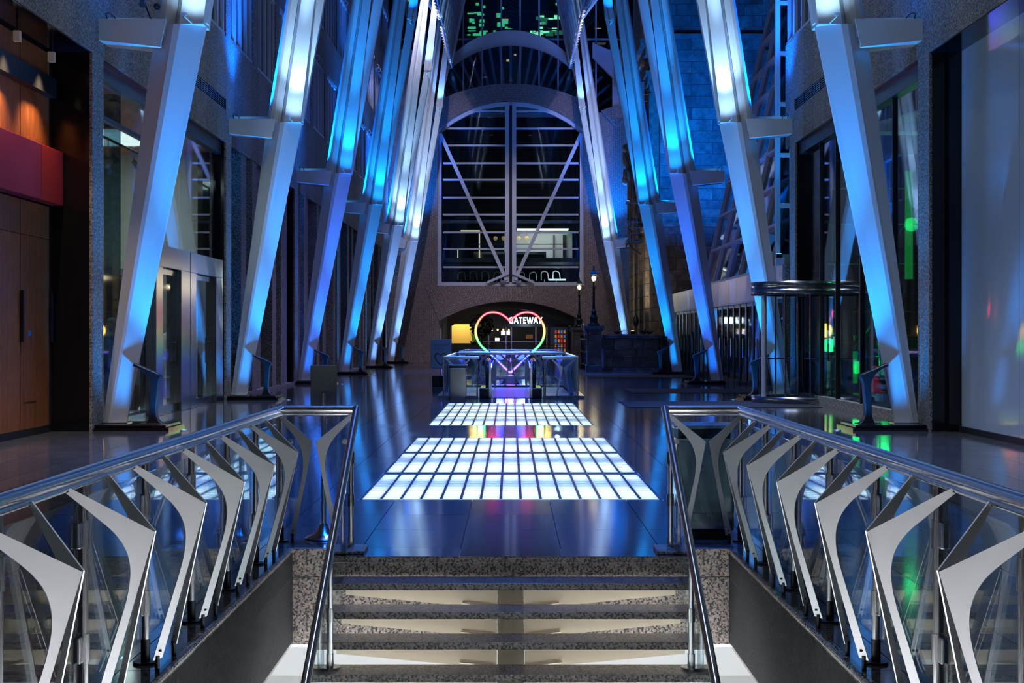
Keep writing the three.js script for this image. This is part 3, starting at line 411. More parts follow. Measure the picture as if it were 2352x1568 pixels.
// ---------------------------------------------------------------- leaning steel columns with their plinths, uplights and lamps
const COLS = [[-1, [0, 1, 2, 3, 4, 5]], [1, [0, 1, 2, 3, 5]]];
const CD = (i) => 24.7 + 11.3 * i;
function columnGeo(s, d) {
  const r = (list) => list.map(([x, y, z]) => [s * x, y, -d + z]);
  const shaft = (y, O, R1, R2, I, a) => r([[O, y, 0.035], [R1, y, a], [R2, y, a], [I, y, 0.03], [I, y, -0.03], [R2, y, -a], [R1, y, -a], [O, y, -0.035]]);
  const lower = loft([shaft(0.1, 7.0, 6.88, 6.84, 6.6, 0.15), shaft(6.9, 6.1, 5.73, 5.62, 5.23, 0.27)]);
  const boxR = (y, o, i, a) => r([[o, y, a * 0.45], [o - 0.09, y, a], [i, y, a], [i, y, -a], [o - 0.09, y, -a], [o, y, -a * 0.45]]);
  const upper = loft([boxR(6.9, 5.73, 5.23, 0.27), boxR(19.5, 3.96, 3.79, 0.12)]);
  const br = (y, o, i, a) => r([[o, y, a], [i, y, a * 0.6], [i, y, -a * 0.6], [o, y, -a]]);
  const inner = loft([br(6.95, 5.42, 5.2, 0.17), br(14.45, 4.2, 3.87, 0.15)]);
  const innerTop = loft([br(14.45, 4.22, 3.85, 0.19), br(18.9, 3.66, 3.42, 0.14)]);
  const el = (y, o, i, a) => r(Array.from({ length: 12 }, (_, k) => { const t = k / 12 * 2 * Math.PI; return [(o + i) / 2 + (o - i) / 2 * Math.cos(t), y, a * Math.sin(t)]; }));
  const outer = loft([el(6.7, 6.14, 5.76, 0.19), el(20.2, 4.02, 3.86, 0.09)]);
  const arm = [ // shallow U-shaped trough from the wall to the column
    loft([[[s * 7.0, 6.62, -d + 0.3], [s * 7.0, 6.98, -d + 0.3], [s * 5.85, 6.98, -d + 0.3], [s * 5.95, 6.5, -d + 0.3]], [[s * 7.0, 6.62, -d + 0.27], [s * 7.0, 6.98, -d + 0.27], [s * 5.85, 6.98, -d + 0.27], [s * 5.95, 6.5, -d + 0.27]]]),
    loft([[[s * 7.0, 6.62, -d - 0.27], [s * 7.0, 7.12, -d - 0.27], [s * 5.85, 7.12, -d - 0.27], [s * 5.95, 6.5, -d - 0.27]], [[s * 7.0, 6.62, -d - 0.3], [s * 7.0, 7.12, -d - 0.3], [s * 5.85, 7.12, -d - 0.3], [s * 5.95, 6.5, -d - 0.3]]]),
    loft([[[s * 7.0, 6.62, -d + 0.27], [s * 7.0, 6.66, -d + 0.27], [s * 5.95, 6.55, -d + 0.27], [s * 5.95, 6.5, -d + 0.27]], [[s * 7.0, 6.62, -d - 0.27], [s * 7.0, 6.66, -d - 0.27], [s * 5.95, 6.55, -d - 0.27], [s * 5.95, 6.5, -d - 0.27]]]),
  ];
  return { lower, upper, inner, innerTop, outer, arm };
}
const finProfile = () => { const sh = new THREE.Shape(); sh.moveTo(0.0, 0); sh.lineTo(0.3, 0); sh.bezierCurveTo(0.18, 0.03, 0.16, 0.1, 0.17, 0.3); sh.lineTo(0.2, 0.68); sh.bezierCurveTo(0.215, 0.75, 0.245, 0.77, 0.25, 0.8); sh.lineTo(0.22, 0.84); sh.lineTo(-0.2, 1.02); sh.lineTo(-0.21, 0.985); sh.bezierCurveTo(-0.05, 0.93, 0.06, 0.84, 0.09, 0.66); sh.lineTo(0.075, 0.2); sh.bezierCurveTo(0.06, 0.08, 0.05, 0.03, 0.0, 0); return sh; };
for (const [s, list] of COLS) for (const i of list) {
  const d = CD(i), nth = ORD[list.indexOf(i)], g = columnGeo(s, d);
  const raised = s > 0 && i === 5;
  const t = thing('steel_column', `pale blue-lit leaning steel column with bracket arm, ${nth} from the stairs, ${SIDE[s]} side`, 'column', [s * 6.8, 0.1, -d], { group: `leaning columns of the ${SIDE[s]} side` });
  part(t, 'lower_shaft', g.lower, M.paint); part(t, 'upper_shaft', g.upper, M.paint); part(t, 'inner_branch', g.inner, M.paint); part(t, 'branch_head', g.innerTop, M.paint); part(t, 'outer_leg', g.outer, M.paint); part(t, 'bracket_arm', g.arm, M.paint);
  part(t, 'foot_plate', box(s * 6.55, s * 7.0, 0.1, 0.115, d - 0.16, d + 0.16), M.steelBrushed);
  for (const [x, y] of [[3.9, 20.2], [3.86, 19.5], [3.52, 18.9]]) part(t, 'cap', rbox(s * (x + 0.14), s * (x - 0.14), y, y + 0.07, d - 0.16, d + 0.16, 0.01), M.paint);
  // plinth
  const pl = thing('plinth', `low black polished plinth under the ${nth} column of the ${SIDE[s]} side`, 'plinth', [s * 6.4, 0, -d], { group: `column plinths of the ${SIDE[s]} side` });
  part(pl, 'base_slab', box(s * 7.0, s * 5.74, 0, 0.045, d - 0.6, d + 0.6), M.blackStone); part(pl, 'top_slab', rbox(s * 7.0, s * 5.8, 0.05, 0.1, d - 0.55, d + 0.55, 0.008), M.blackStone); part(pl, 'joint', box(s * 7.0, s * 5.84, 0.045, 0.05, d - 0.5, d + 0.5), M.grout);
  // curved uplight stand
  const st = thing('uplight_stand', `dark curved uplight stand at the foot of the ${nth} column, ${SIDE[s]} side`, 'light stand', [s * 6.1, 0.1, -(d - 0.15)], { group: `uplight stands of the ${SIDE[s]} side` });
  const fg = new THREE.ExtrudeGeometry(finProfile(), { depth: 0.16, bevelEnabled: true, bevelThickness: 0.01, bevelSize: 0.008, bevelSegments: 1, curveSegments: 10 }); fg.translate(0, 0, -0.08); if (s > 0) { fg.scale(-1, 1, 1); const p = fg.index; if (!p) { const q = fg.attributes.position, n = fg.attributes.normal; for (let k = 0; k < q.count; k += 3) for (const at of [q, n]) { const a = [at.getX(k + 1), at.getY(k + 1), at.getZ(k + 1)]; at.setXYZ(k + 1, at.getX(k + 2), at.getY(k + 2), at.getZ(k + 2)); at.setXYZ(k + 2, ...a); } } }
  fg.translate(s * 6.22, 0.1, -(d - 0.15)); part(st, 'curved_arm', fg, M.darkSteel);
  part(st, 'foot', rbox(s * 6.32, s * 5.9, 0.1, 0.112, d - 0.26, d - 0.04, 0.004), M.darkSteel);
  part(st, 'head_plate', beam(V(s * 6.38, 1.105, d - 0.15), V(s * 6.12, 0.995, d - 0.15), 0.01, 0.13), M.steelBrushed, 'slim steel plate on the sloping head');
  // lamps: arm lamp, and unseen floor, bend and branch lamps placed to light the shafts
  const lp = thing('unseen_floor_uplight', `small unseen blue floor lamp placed to light the ${nth} column, ${SIDE[s]} side`, 'lamp', [s * 5.5, 0, -(d - 0.5)], { group: `unseen floor uplights of the ${SIDE[s]} side` });
  part(lp, 'rim', new THREE.TorusGeometry(0.06, 0.012, 6, 16).rotateX(Math.PI / 2).translate(s * 5.5, 0.004, -(d - 0.5)), M.steel); part(lp, 'lens', new THREE.CylinderGeometry(0.055, 0.055, 0.012, 16).translate(s * 5.5, 0.006, -(d - 0.5)), M.lensDim);
  const tone = i === 4 || i === 5 ? COOL.clone().lerp(BLUE, 0.35) : i === 2 ? BLUE : CYAN;
  spot([s * 5.5, 0.05, -(d - 0.52)], [s * 6.5, 1.2, -(d - 0.1)], tone, POWER.plinth * 0.07, 0.62, 1.0, 4);
  spot([s * 5.5, 0.05, -(d - 0.52)], [s * 6.1, 3.2, -(d - 0.17)], tone, POWER.plinth * 0.42, 0.36, 1.0, 4);
  spot([s * 5.5, 0.05, -(d - 0.52)], [s * 5.55, 5.7, -(d - 0.22)], tone, POWER.plinth * 1.3, 0.17, 1.0, 4);
  const al = thing('arm_lamp', `small uplight lying in the bracket arm of the ${nth} column, ${SIDE[s]} side`, 'lamp', [s * 6.75, 6.66, -d], { group: `arm lamps of the ${SIDE[s]} side` });
  part(al, 'housing', rbox(s * 6.9, s * 6.62, 6.66, 6.86, d - 0.2, d + 0.2, 0.02), M.paintGrey); part(al, 'lens', box(s * 6.86, s * 6.66, 6.86, 6.87, d - 0.14, d + 0.14), M.lens); part(al, 'cable', tube([V(s * 6.9, 6.9, d), V(s * 6.95, 7.15, d), V(s * 6.84, 7.1, d + 0.1), V(s * 6.8, 6.87, d + 0.1)], 0.012, 5, 12), M.black);
  spot([s * 6.68, 6.95, -d], [s * 4.9, 14.5, -d], i % 2 ? BLUE : CYAN, POWER.arm * 0.55, 0.42, 0.9, 3);
  spot([s * 6.35, 7.25, -(d + 0.1)], [s * 3.6, 20, -d], BLUE, POWER.wash, 0.9, 1.0, 8);
  const kl = thing('unseen_kink_lamp', `tiny unseen lamp lighting the shaft above the bend of the ${nth} column, ${SIDE[s]} side`, 'lamp', [s * 5.42, 6.9, -(d - 0.8)], { group: `unseen bend lamps of the ${SIDE[s]} side` });  // unseen lamp, placed to brighten the shaft above the bend
  part(kl, 'bracket', box(s * 5.41, s * 5.43, 6.9, 6.93, d - 0.82, d - 0.22), M.paint); part(kl, 'housing', new THREE.CylinderGeometry(0.04, 0.03, 0.05, 12).translate(s * 5.42, 6.945, -(d - 0.8)), M.paint); part(kl, 'lens', new THREE.CylinderGeometry(0.032, 0.032, 0.006, 12).translate(s * 5.42, 6.973, -(d - 0.8)), M.lensDim);
  const kt = i === 0 ? lin(0.42, 0.7, 1) : i === 1 || i >= 4 ? lin(0.34, 0.6, 1) : CYAN, kp = [s * 5.42, 7.0, -(d - 0.8)];
  spot(kp, [s * 5.3, 7.7, -(d - 0.26)], kt, POWER.bend * 0.04, 0.95, 1.0, 3); spot(kp, [s * 5.05, 9.9, -(d - 0.23)], kt, POWER.bend * 0.5, 0.55, 1.0, 3); spot(kp, [s * 4.6, 14, -(d - 0.18)], kt, POWER.bend * 4, 0.15, 1.0, 3);
  if (i >= 2) { const bl = thing('unseen_branch_lamp', `tiny unseen blue lamp lighting the inner branch of the ${nth} column, ${SIDE[s]} side`, 'lamp', [s * 4.05, 14.2, -(d - 0.6)], { group: `unseen branch lamps of the ${SIDE[s]} side` }); part(bl, 'bracket', beam(V(s * 4.05, 14.25, d - 0.1), V(s * 4.05, 14.2, d - 0.62), 0.05, 0.02, new THREE.Vector3(0, 1, 0)), M.paintGrey); part(bl, 'housing', new THREE.CylinderGeometry(0.06, 0.05, 0.06, 10).translate(s * 4.05, 14.23, -(d - 0.62)), M.paintGrey); part(bl, 'lens', new THREE.CylinderGeometry(0.045, 0.045, 0.006, 10).translate(s * 4.05, 14.263, -(d - 0.62)), M.lens); spot([s * 4.05, 14.32, -(d - 0.62)], [s * 3.75, 17, -(d - 0.1)], i >= 4 ? COOL.clone().lerp(BLUE, 0.5) : BLUE, POWER.branch, 0.5, 0.6, 2); }  // unseen lamp, placed to turn the branch head blue
}
// security cameras on the first shop-side bracket
for (const [k, x] of [[0, -6.25], [1, -6.02]]) { const t = thing('security_camera', k ? 'small dome camera beside the bullet camera on the first bracket' : 'grey bullet camera on the first bracket arm above the wood panels', 'camera', [x, 7.12, -24.5]); if (!k) { part(t, 'body', bar(V(x - 0.03, 7.33, 24.55), V(x + 0.02, 7.2, 24.3), 0.055, 12), M.darkSteel); part(t, 'stem', bar(V(x, 7.1, 24.95), V(x, 7.28, 24.5), 0.015, 6), M.darkSteel); } else { const g = new THREE.SphereGeometry(0.06, 12, 8); g.translate(x, 7.2, -24.45); part(t, 'dome', g, M.darkSteel); part(t, 'stem', bar(V(x, 7.1, 24.95), V(x, 7.2, 24.5), 0.012, 6), M.darkSteel); } }

// ---------------------------------------------------------------- ribbed parabolic vault
{
  const v = thing('ceiling', 'ribbed parabolic steel and glass vault over the hall', 'ceiling', [0, 17, -50], S), py = (x) => 27 - 0.865 * x * x;
  const rib = (d, w) => { const pts = []; for (let k = -12; k <= 12; k++) { const x = k / 12 * 3.4; pts.push(V(x, py(x), d)); } return tube(pts, w, 6, 30); };
  for (let d = 13.4, k = 0; d <= 83; d += 1.4125, k++) part(v, 'rib', rib(d, k % 8 === 0 ? 0.16 : 0.08), M.vault);
  for (const s of [-1, 1]) for (let k = 0; k < 3; k++) { const x = s * (3.4 - k * 0.3), y = py(x); part(v, 'purlin', bar(V(x, y, 13), V(x, y, 83), 0.05, 6), M.vault); }
  const fins = []; for (const s of [-1, 1]) for (let d = 55; d < 83; d += 0.706) for (let k = 0; k < 7; k++) { const x = s * (3.42 - k * 0.12), y = py(x); fins.push(loft([[[x, y, -d], [x + s * 0.16, y + 0.1, -d], [x, y + 0.3, -d - 0.2]], [[x + 0.02, y, -d - 0.03], [x + s * 0.16 + 0.02, y + 0.1, -d - 0.03], [x + 0.02, y + 0.3, -d - 0.23]]])); } part(v, 'scale_fins', fins, M.vault).userData.kind = 'stuff';
  const side = []; for (const s of [-1, 1]) for (const i of [0, 1, 2, 3, 4, 5]) { if (s > 0 && i === 4) continue; for (let k = 0; k < 6; k++) side.push([s, i, k]); }
  for (const [s, i, k] of side) part(v, 'side_rib', beam(V(s * (3.95 + k * 0.05), 19.3 + k * 0.25, CD(i)), V(s * (6.9 - k * 0.25), 22.9 + k * 0.12, CD(i) + (k - 2.5) * 0.9), 0.1, 0.14), M.vault);
  const gl = []; for (let k = -8; k < 8; k++) { const x0 = k / 8 * 3.4, x1 = (k + 1) / 8 * 3.4; part(v, 'vault_glass', beam(V((x0 + x1) / 2, (py(x0) + py(x1)) / 2 + 0.2, 10), V((x0 + x1) / 2, (py(x0) + py(x1)) / 2 + 0.2, 83.3), Math.hypot(x1 - x0, py(x1) - py(x0)), 0.01, new THREE.Vector3(-(py(x1) - py(x0)), x1 - x0, 0).normalize()), M.glassDark); }
  for (const s of [-1, 1]) { part(v, 'eaves_roof', loft([[[s * 3.6, 23.5, 12.4], [s * 8, 23.5, 12.4], [s * 8, 23.8, 12.4], [s * 3.6, 23.8, 12.4]], [[s * 3.6, 23.5, -83.6], [s * 8, 23.5, -83.6], [s * 8, 23.8, -83.6], [s * 3.6, 23.8, -83.6]]]), M.darkSteel); }
  part(v, 'near_roof', box(-8, 8, 24, 24.3, -12.4, 11), M.darkSteel);
}
// unseen floodlights above the frame, placed to light the hall and end wall
for (let k = 0; k < 6; k++) {
  const d = [2, 17, 30, 44, 66, 66][k]; const t = thing('unseen_vault_floodlight', k < 4 ? `unseen pale floodlight at the vault ridge, lighting the hall, ${ORD[k]} from the viewer` : `unseen pale floodlight under the eaves, lighting the brick wall, ${k < 5 ? 'shop' : 'revolving-door'} side`, 'lamp', [[0, 0, 0, 0, -6.2, 6.2][k], 22, -d]); const fx = [0, 0, 0, 0, -6.2, 6.2][k];
  part(t, 'housing', rbox(fx - 0.5, fx + 0.5, 22.05, 22.3, d - 0.35, d + 0.35, 0.05), M.darkSteel); part(t, 'diffuser', box(fx - 0.45, fx + 0.45, 22.0, 22.05, d - 0.3, d + 0.3), glow(WHITE, 0.5)); part(t, 'hanger', bar(V(fx, 22.3, d), V(fx, fx ? 23.5 : d < 13 ? 24 : 27, d), 0.03, 6), M.darkSteel);
  if (k < 4) spot([0, 21.9, -d], [0, 0, -d], [NEUTRAL, NEUTRAL, NEUTRAL, lin(0.36, 0.46, 1)][k], POWER.vault * [0.2, 0.13, 0.1, 0.1][k], 1.15, 1.0, 20);
  else spot([fx, 21.9, -d], [0, 7, -82.5], lin(0.76, 0.72, 1), POWER.vault * [1.0, 1.0][k - 4], [0.5, 0.5][k - 4], 1.0, 20);
  if (k < 5) spot([0, 21.9, -(k === 4 ? 62 : k ? d + 4 : 14)], [0, 0, -(k === 4 ? 62 : k ? d + 4 : 14)], BLUE, POWER.blueWash * [1, 1, 0.5, 0.4, 0.8, 0][k], k ? 0.36 : 0.2, 1.0, 20);  // unseen blue lamps without fixtures, placed to colour the floor
}
// unseen wall floods placed to light the granite, one above each bay
for (const [s, list] of [[-1, [18.4, 30.35, 41.65, 52.95, 64.25]], [1, [18.4, 30.35]]]) list.forEach((d, k) => {
  const t = thing('unseen_wall_floodlight', `unseen pale floodlight lighting the granite wall, ${ORD[k]} bay from the stairs, ${SIDE[s]} side`, 'lamp', [s * 2, 22, -d], { group: 'unseen wall floodlights under the vault' });
  part(t, 'housing', rbox(s * 2 - 0.2, s * 2 + 0.2, 22.02, 22.2, d - 0.2, d + 0.2, 0.03), M.darkSteel); part(t, 'lens', box(s * 2 - 0.15, s * 2 + 0.15, 22.0, 22.02, d - 0.15, d + 0.15), glow(WHITE, 0.5)); part(t, 'hanger', bar(V(s * 2, 22.2, d), V(s * 2, 23.5, d), 0.02, 6), M.darkSteel);
  spot([s * 2, 21.95, -d], [s * 7, 7.6, -d], k < 2 ? NEUTRAL : lin(0.6, 0.62, 1), POWER.wallFlood * (k < 2 ? 1 : 0.5), 0.38, 1.0, 8);
});
// ---------------------------------------------------------------- steel and glass railings with paired bent fins
function bentFin(T, E, B, thick = 0.006) {   // boomerang plate through top, elbow and base
  const u = B.clone().sub(T), L = u.length(); u.normalize(); const e = E.clone().sub(T), uE = e.dot(u), v = e.clone().addScaledVector(u, -uE), vE = v.length(); v.normalize(); const n = u.clone().cross(v);
  const sh = new THREE.Shape(), bw = 0.026, C = [vE * 0.8, uE + 0.075];
  const lerp = (p, q, t) => [p[0] + (q[0] - p[0]) * t, p[1] + (q[1] - p[1]) * t]; const T0 = [-0.014, 0.01], Bi = [-bw, L];
  sh.moveTo(0.012, 0); sh.lineTo(vE, uE); sh.lineTo(bw, L); sh.lineTo(...Bi); const a = lerp(Bi, C, 0.62), b = lerp(T0, C, 0.5); sh.lineTo(...a); sh.bezierCurveTo(...lerp(a, C, 0.75), ...lerp(b, C, 0.75), ...b); sh.lineTo(...T0); sh.closePath();
  const g = new THREE.ExtrudeGeometry(sh, { depth: thick, bevelEnabled: false, curveSegments: 14 }); g.translate(0, 0, -thick / 2);
  g.applyMatrix4(new THREE.Matrix4().makeBasis(v, u, n).setPosition(T));
  if (new THREE.Matrix4().makeBasis(v, u, n).determinant() < 0) { const q = g.attributes.position; for (let k = 0; k < q.count; k += 3) for (const at of [q, g.attributes.normal]) { const x = [at.getX(k + 1), at.getY(k + 1), at.getZ(k + 1)]; at.setXYZ(k + 1, at.getX(k + 2), at.getY(k + 2), at.getZ(k + 2)); at.setXYZ(k + 2, ...x); } }
  return g;
}
function clamp(t, p, along, side) { const q = p.clone(); const w = along.clone().multiplyScalar(0.055); const g = rbox(-0.028, 0.028, -0.055, 0.055, -0.008, 0.008, 0.006); g.applyMatrix4(new THREE.Matrix4().makeBasis(along, new THREE.Vector3(0, 1, 0), along.clone().cross(new THREE.Vector3(0, 1, 0)))); g.translate(q.x + w.x * side, q.y, q.z + w.z * side); part(t, 'glass_clamp', [g, bar(q.clone().add(new THREE.Vector3(0, -0.06, 0)), q.clone().add(new THREE.Vector3(0, 0.06, 0)), 0.026, 12)], M.steel); }
function finPair(t, c, along, inward, deep = 0.3) {   // c: post foot on the floor line
  for (const k of [-1, 1]) {
    const at = (a, i, y) => c.clone().addScaledVector(along, a).addScaledVector(inward, i).setY(y);
    const fin = part(t, k < 0 ? 'bent_fin' : 'crossing_fin', bentFin(at(0.29 * k, 0.02, 1.0), at(0.012 * k, deep, 0.79), at(0.17 * k, 0.1, 0.06)), M.steelFin);
    part(fin, 'fin_foot', bar(at(0.17 * k, 0.1, 0.0), at(0.17 * k, 0.1, 0.075), 0.012, 8), M.darkSteel); part(fin, 'fin_bolt', bar(at(0.165 * k, 0.1, 0.1), at(0.165 * k, 0.12, 0.1), 0.006, 6), M.darkSteel);
    part(fin, 'fin_tip', bar(at(0.29 * k, 0.02, 0.985), at(0.29 * k, 0, 1.02), 0.009, 6), M.steel);
  }
}
for (const s of [-1, 1]) {
  const t = thing('guard_railing', `steel and glass guard railing with bent fins beside the stair opening, ${SIDE[s]} side`, 'railing', [s * 1.8, 0, -8]);
  const near = 2.2, dC = 11.26, along = new THREE.Vector3(0, 0, -1), inward = new THREE.Vector3(-s, 0, 0);
  part(t, 'top_rail', [bar(V(s * 1.8, 1.035, near), V(s * 1.8, 1.035, dC), 0.03, 16), new THREE.SphereGeometry(0.03, 12, 8).translate(s * 1.8, 1.035, -dC), bar(V(s * 1.8, 1.035, dC), V(s * 1.22, 1.035, dC), 0.03, 16)], M.steel);
  part(t, 'under_rail', [bar(V(s * 1.79, 0.997, near), V(s * 1.79, 0.997, dC), 0.014, 10), bar(V(s * 1.8, 0.997, dC - 0.01), V(s * 1.22, 0.997, dC - 0.01), 0.014, 10)], M.steel);
  const posts = []; for (let k = 0; k < 9; k++) posts.push(10.14 - k * 1.02);
  for (const d of [dC, ...posts]) {
    if (d < near) continue; const po = part(t, 'post', bar(V(s * 1.8, 0.1, d), V(s * 1.8, 1.0, d), 0.019, 12), M.steel); part(po, 'post_foot', [bar(V(s * 1.8, 0.0, d), V(s * 1.8, 0.12, d), 0.023, 12), bar(V(s * 1.8, 0, d), V(s * 1.8, 0.012, d), 0.06, 14)], M.darkSteel);
    for (const y of [0.3, 0.78]) clamp(po, V(s * 1.8, y, d), along, -1);
  }
  for (let k = 0; k + 1 < posts.length; k++) if (posts[k + 1] >= near) part(t, 'glass_pane', box(s * 1.812, s * 1.822, 0.11, 0.93, posts[k + 1] + 0.04, posts[k] - 0.04), M.glass);
  part(t, 'glass_pane', box(s * 1.812, s * 1.822, 0.11, 0.93, posts[0] + 0.04, dC - 0.04), M.glass);
  posts.forEach((d) => d >= near && finPair(t, V(s * 1.8, 0, d), along.clone(), inward));
  part(t, 'glass_pane', box(s * 1.77, s * 1.25, 0.11, 0.93, dC + 0.012, dC + 0.022), M.glass); for (const x of [1.73, 1.3]) for (const y of [0.78]) part(t, 'glass_button', new THREE.CylinderGeometry(0.022, 0.022, 0.02, 14).rotateX(Math.PI / 2).translate(s * x, y, -dC + 0.0), M.steel);
  finPair(t, V(s * 1.525, 0, dC), new THREE.Vector3(-s, 0, 0), new THREE.Vector3(0, 0, 1), 0.12);

  // sloping stair handrail
  const h = thing('stair_handrail', `sloping steel stair handrail with glass, ${SIDE[s]} side`, 'handrail', [s * 1.2, 0, -10]);
  const X = s * 1.2, A = V(X, 1.04, 11.2), Bp = V(X, -2.6, 4.25); const yAt = (d) => 1.04 - (11.2 - d) * 0.5237;
  part(h, 'top_rail', [bar(A, Bp, 0.03, 16), new THREE.SphereGeometry(0.03, 12, 8).translate(A.x, A.y, A.z), bar(V(s * 1.22, 1.035, 11.26), A, 0.03, 12)], M.steel);
  for (const [d, y0] of [[10.8, 0.0], [9.55, -0.6], [8.15, -1.35], [6.75, -2.1]]) { const y1 = yAt(d); const po = part(h, 'post', [bar(V(X, y0, d), V(X, y0 + (y1 - y0) * 0.5, d), 0.021, 12), bar(V(X, y0 + (y1 - y0) * 0.5, d), V(X, y1, d), 0.018, 12)], M.steel); part(po, 'post_foot', [bar(V(X, y0, d), V(X, y0 + 0.015, d), 0.07, 14), bar(V(X, y0, d), V(X, y0 + 0.1, d), 0.026, 12)], M.steel); for (const f of [0.4, 0.78]) part(po, 'post_collar', bar(V(X, y0 + (y1 - y0) * f, d), V(X, y0 + (y1 - y0) * f + 0.09, d), 0.027, 12), M.steelBrushed); }
  const pane = (d1, d0) => loft([[[X + s * 0.03, yAt(d1) - 0.95, -d1], [X + s * 0.03, yAt(d1) - 0.1, -d1], [X + s * 0.03, yAt(d0) - 0.1, -d0], [X + s * 0.03, yAt(d0) - 0.95, -d0]], [[X + s * 0.04, yAt(d1) - 0.95, -d1], [X + s * 0.04, yAt(d1) - 0.1, -d1], [X + s * 0.04, yAt(d0) - 0.1, -d0], [X + s * 0.04, yAt(d0) - 0.95, -d0]]]);
  part(h, 'glass_pane', pane(10.74, 9.62), M.glass); part(h, 'glass_pane', pane(9.48, 8.22), M.glass); part(h, 'glass_pane', pane(8.08, 6.82), M.glass);
  const pad = thing('granite_pad', `small granite pad under the top stair post, ${SIDE[s]} side`, 'pad', [s * 1.17, 0, -10.72]); part(pad, 'pad', rbox(s * 1.3, s * 1.08, 0.001, 0.03, 10.56, 10.9, 0.006), M.step);
}
// notice stand and stainless bin behind the guard railings
{
  const t = thing('notice_stand', 'grey rectangular notice plate on a round steel post, seen from behind', 'sign stand', [-1.49, 0, -11.45]);
  const g = new RoundedBoxGeometry(0.205, 0.375, 0.012, 2, 0.006); g.translate(-1.49, 1.19, -11.42); part(t, 'plate', rbox(-1.595, -1.385, 1.0, 1.375, 11.44, 11.452, 0.005), M.plateGrey);
  for (const x of [-1.54, -1.44]) part(t, 'screw', new THREE.CylinderGeometry(0.005, 0.005, 0.006, 8).rotateX(Math.PI / 2).translate(x, 1.27, -11.437), M.darkSteel);
  part(t, 'post', bar(V(-1.485, 0.03, 11.42), V(-1.485, 1.155, 11.42), 0.021, 16), M.steel); part(t, 'foot', lathe([[0, 0], [0.15, 0], [0.15, 0.012], [0.06, 0.05], [0.03, 0.12], [0, 0.12]], -1.485, 0, 11.42, 24), M.steelBrushed); part(t, 'rubber_base', lathe([[0, 0], [0.153, 0], [0.153, 0.008], [0, 0.008]], -1.485, 0, 11.42, 24), M.rubber);
  const b = thing('waste_bin', 'tall brushed steel waste bin behind the corner of the railing by the stairs', 'bin', [1.55, 0, -11.6]);
  part(b, 'body', rbox(1.32, 1.78, 0.06, 0.78, 11.42, 11.82, 0.02), M.steelBrushed); part(b, 'base', rbox(1.34, 1.76, 0, 0.06, 11.44, 11.8, 0.01), M.rubber); part(b, 'opening', box(1.34, 1.76, 0.79, 0.87, 11.5, 11.8), M.black); part(b, 'lid', rbox(1.3, 1.8, 0.87, 0.9, 11.42, 11.84, 0.01), M.steelBrushed); part(b, 'front_lip', box(1.32, 1.78, 0.78, 0.792, 11.42, 11.82), M.steel); part(b, 'door_line', box(1.33, 1.77, 0.2, 0.203, 11.417, 11.42), M.darkSteel);
}
// ---------------------------------------------------------------- escalator enclosure
function enclosure(d0, d1, label, open) {
  const t = thing('escalator_railing', label, 'railing', [0, 0, -(d0 + d1) / 2]), H = 1.7;
  const run = (a, b) => { part(t, 'top_rail', bar(a.clone().setY(1.05), b.clone().setY(1.05), 0.028, 10), M.steel); part(t, 'under_rail', bar(a.clone().setY(1.01), b.clone().setY(1.01), 0.013, 8), M.steel); };
  const kerb = (x0, x1, a, b) => part(t, 'kerb', box(x0, x1, 0, 0.075, a, b), M.step);
  if (open) { for (const s of [-1, 1]) { run(V(s * H, 0, d0), V(s * 0.8, 0, d0)); kerb(s * 1.86, s * 0.82, d0 - 0.13, d0 + 0.13); part(t, 'glass_pane', box(s * 1.66, s * 0.86, 0.13, 0.96, d0 + 0.01, d0 + 0.02), M.glass); part(t, 'post', bar(V(s * 0.85, 0.07, d0), V(s * 0.85, 1.03, d0), 0.02, 10), M.steel); finPair(t, V(s * 1.33, 0, d0), new THREE.Vector3(1, 0, 0), new THREE.Vector3(0, 0, 1), 0.12); } } else run(V(-H, 0, d0), V(H, 0, d0));
  run(V(-H, 0, d1), V(H, 0, d1)); kerb(-1.86, 1.86, d1 - 0.1, d1 + 0.13); for (let k = 0; k < 3; k++) part(t, 'glass_pane', box(-1.66 + k * 1.12, -0.58 + k * 1.12, 0.13, 0.96, d1 + 0.01, d1 + 0.02), M.glass);
  for (const x of [-1.0, 0, 1.0]) finPair(t, V(x, 0, d1), new THREE.Vector3(1, 0, 0), new THREE.Vector3(0, 0, 1), 0.2);
  for (const s of [-1, 1]) {
    run(V(s * H, 0, d0), V(s * H, 0, d1)); kerb(s * 1.86, s * 1.62, d0 + 0.13, d1 - 0.1);
    const n = Math.round((d1 - d0) / 1.05), q = (d1 - d0) / n; for (let k = 0; k <= n; k++) { const d = d0 + k * q; part(t, 'post', bar(V(s * H, 0.07, d), V(s * H, 1.03, d), 0.02, 10), M.steel); if (k < n) { part(t, 'glass_pane', box(s * 1.712, s * 1.722, 0.13, 0.96, d + 0.04, d + q - 0.04), M.glass); if (open) finPair(t, V(s * H, 0, d + q / 2), new THREE.Vector3(0, 0, -1), new THREE.Vector3(-s, 0, 0), 0.2); } }
  }
  return t;
}
enclosure(36.4, 44.0, 'glass and steel railing with bent fins around the escalator head', true);
enclosure(47.6, 53.4, 'further glass and steel railing box behind the glowing heart', false);
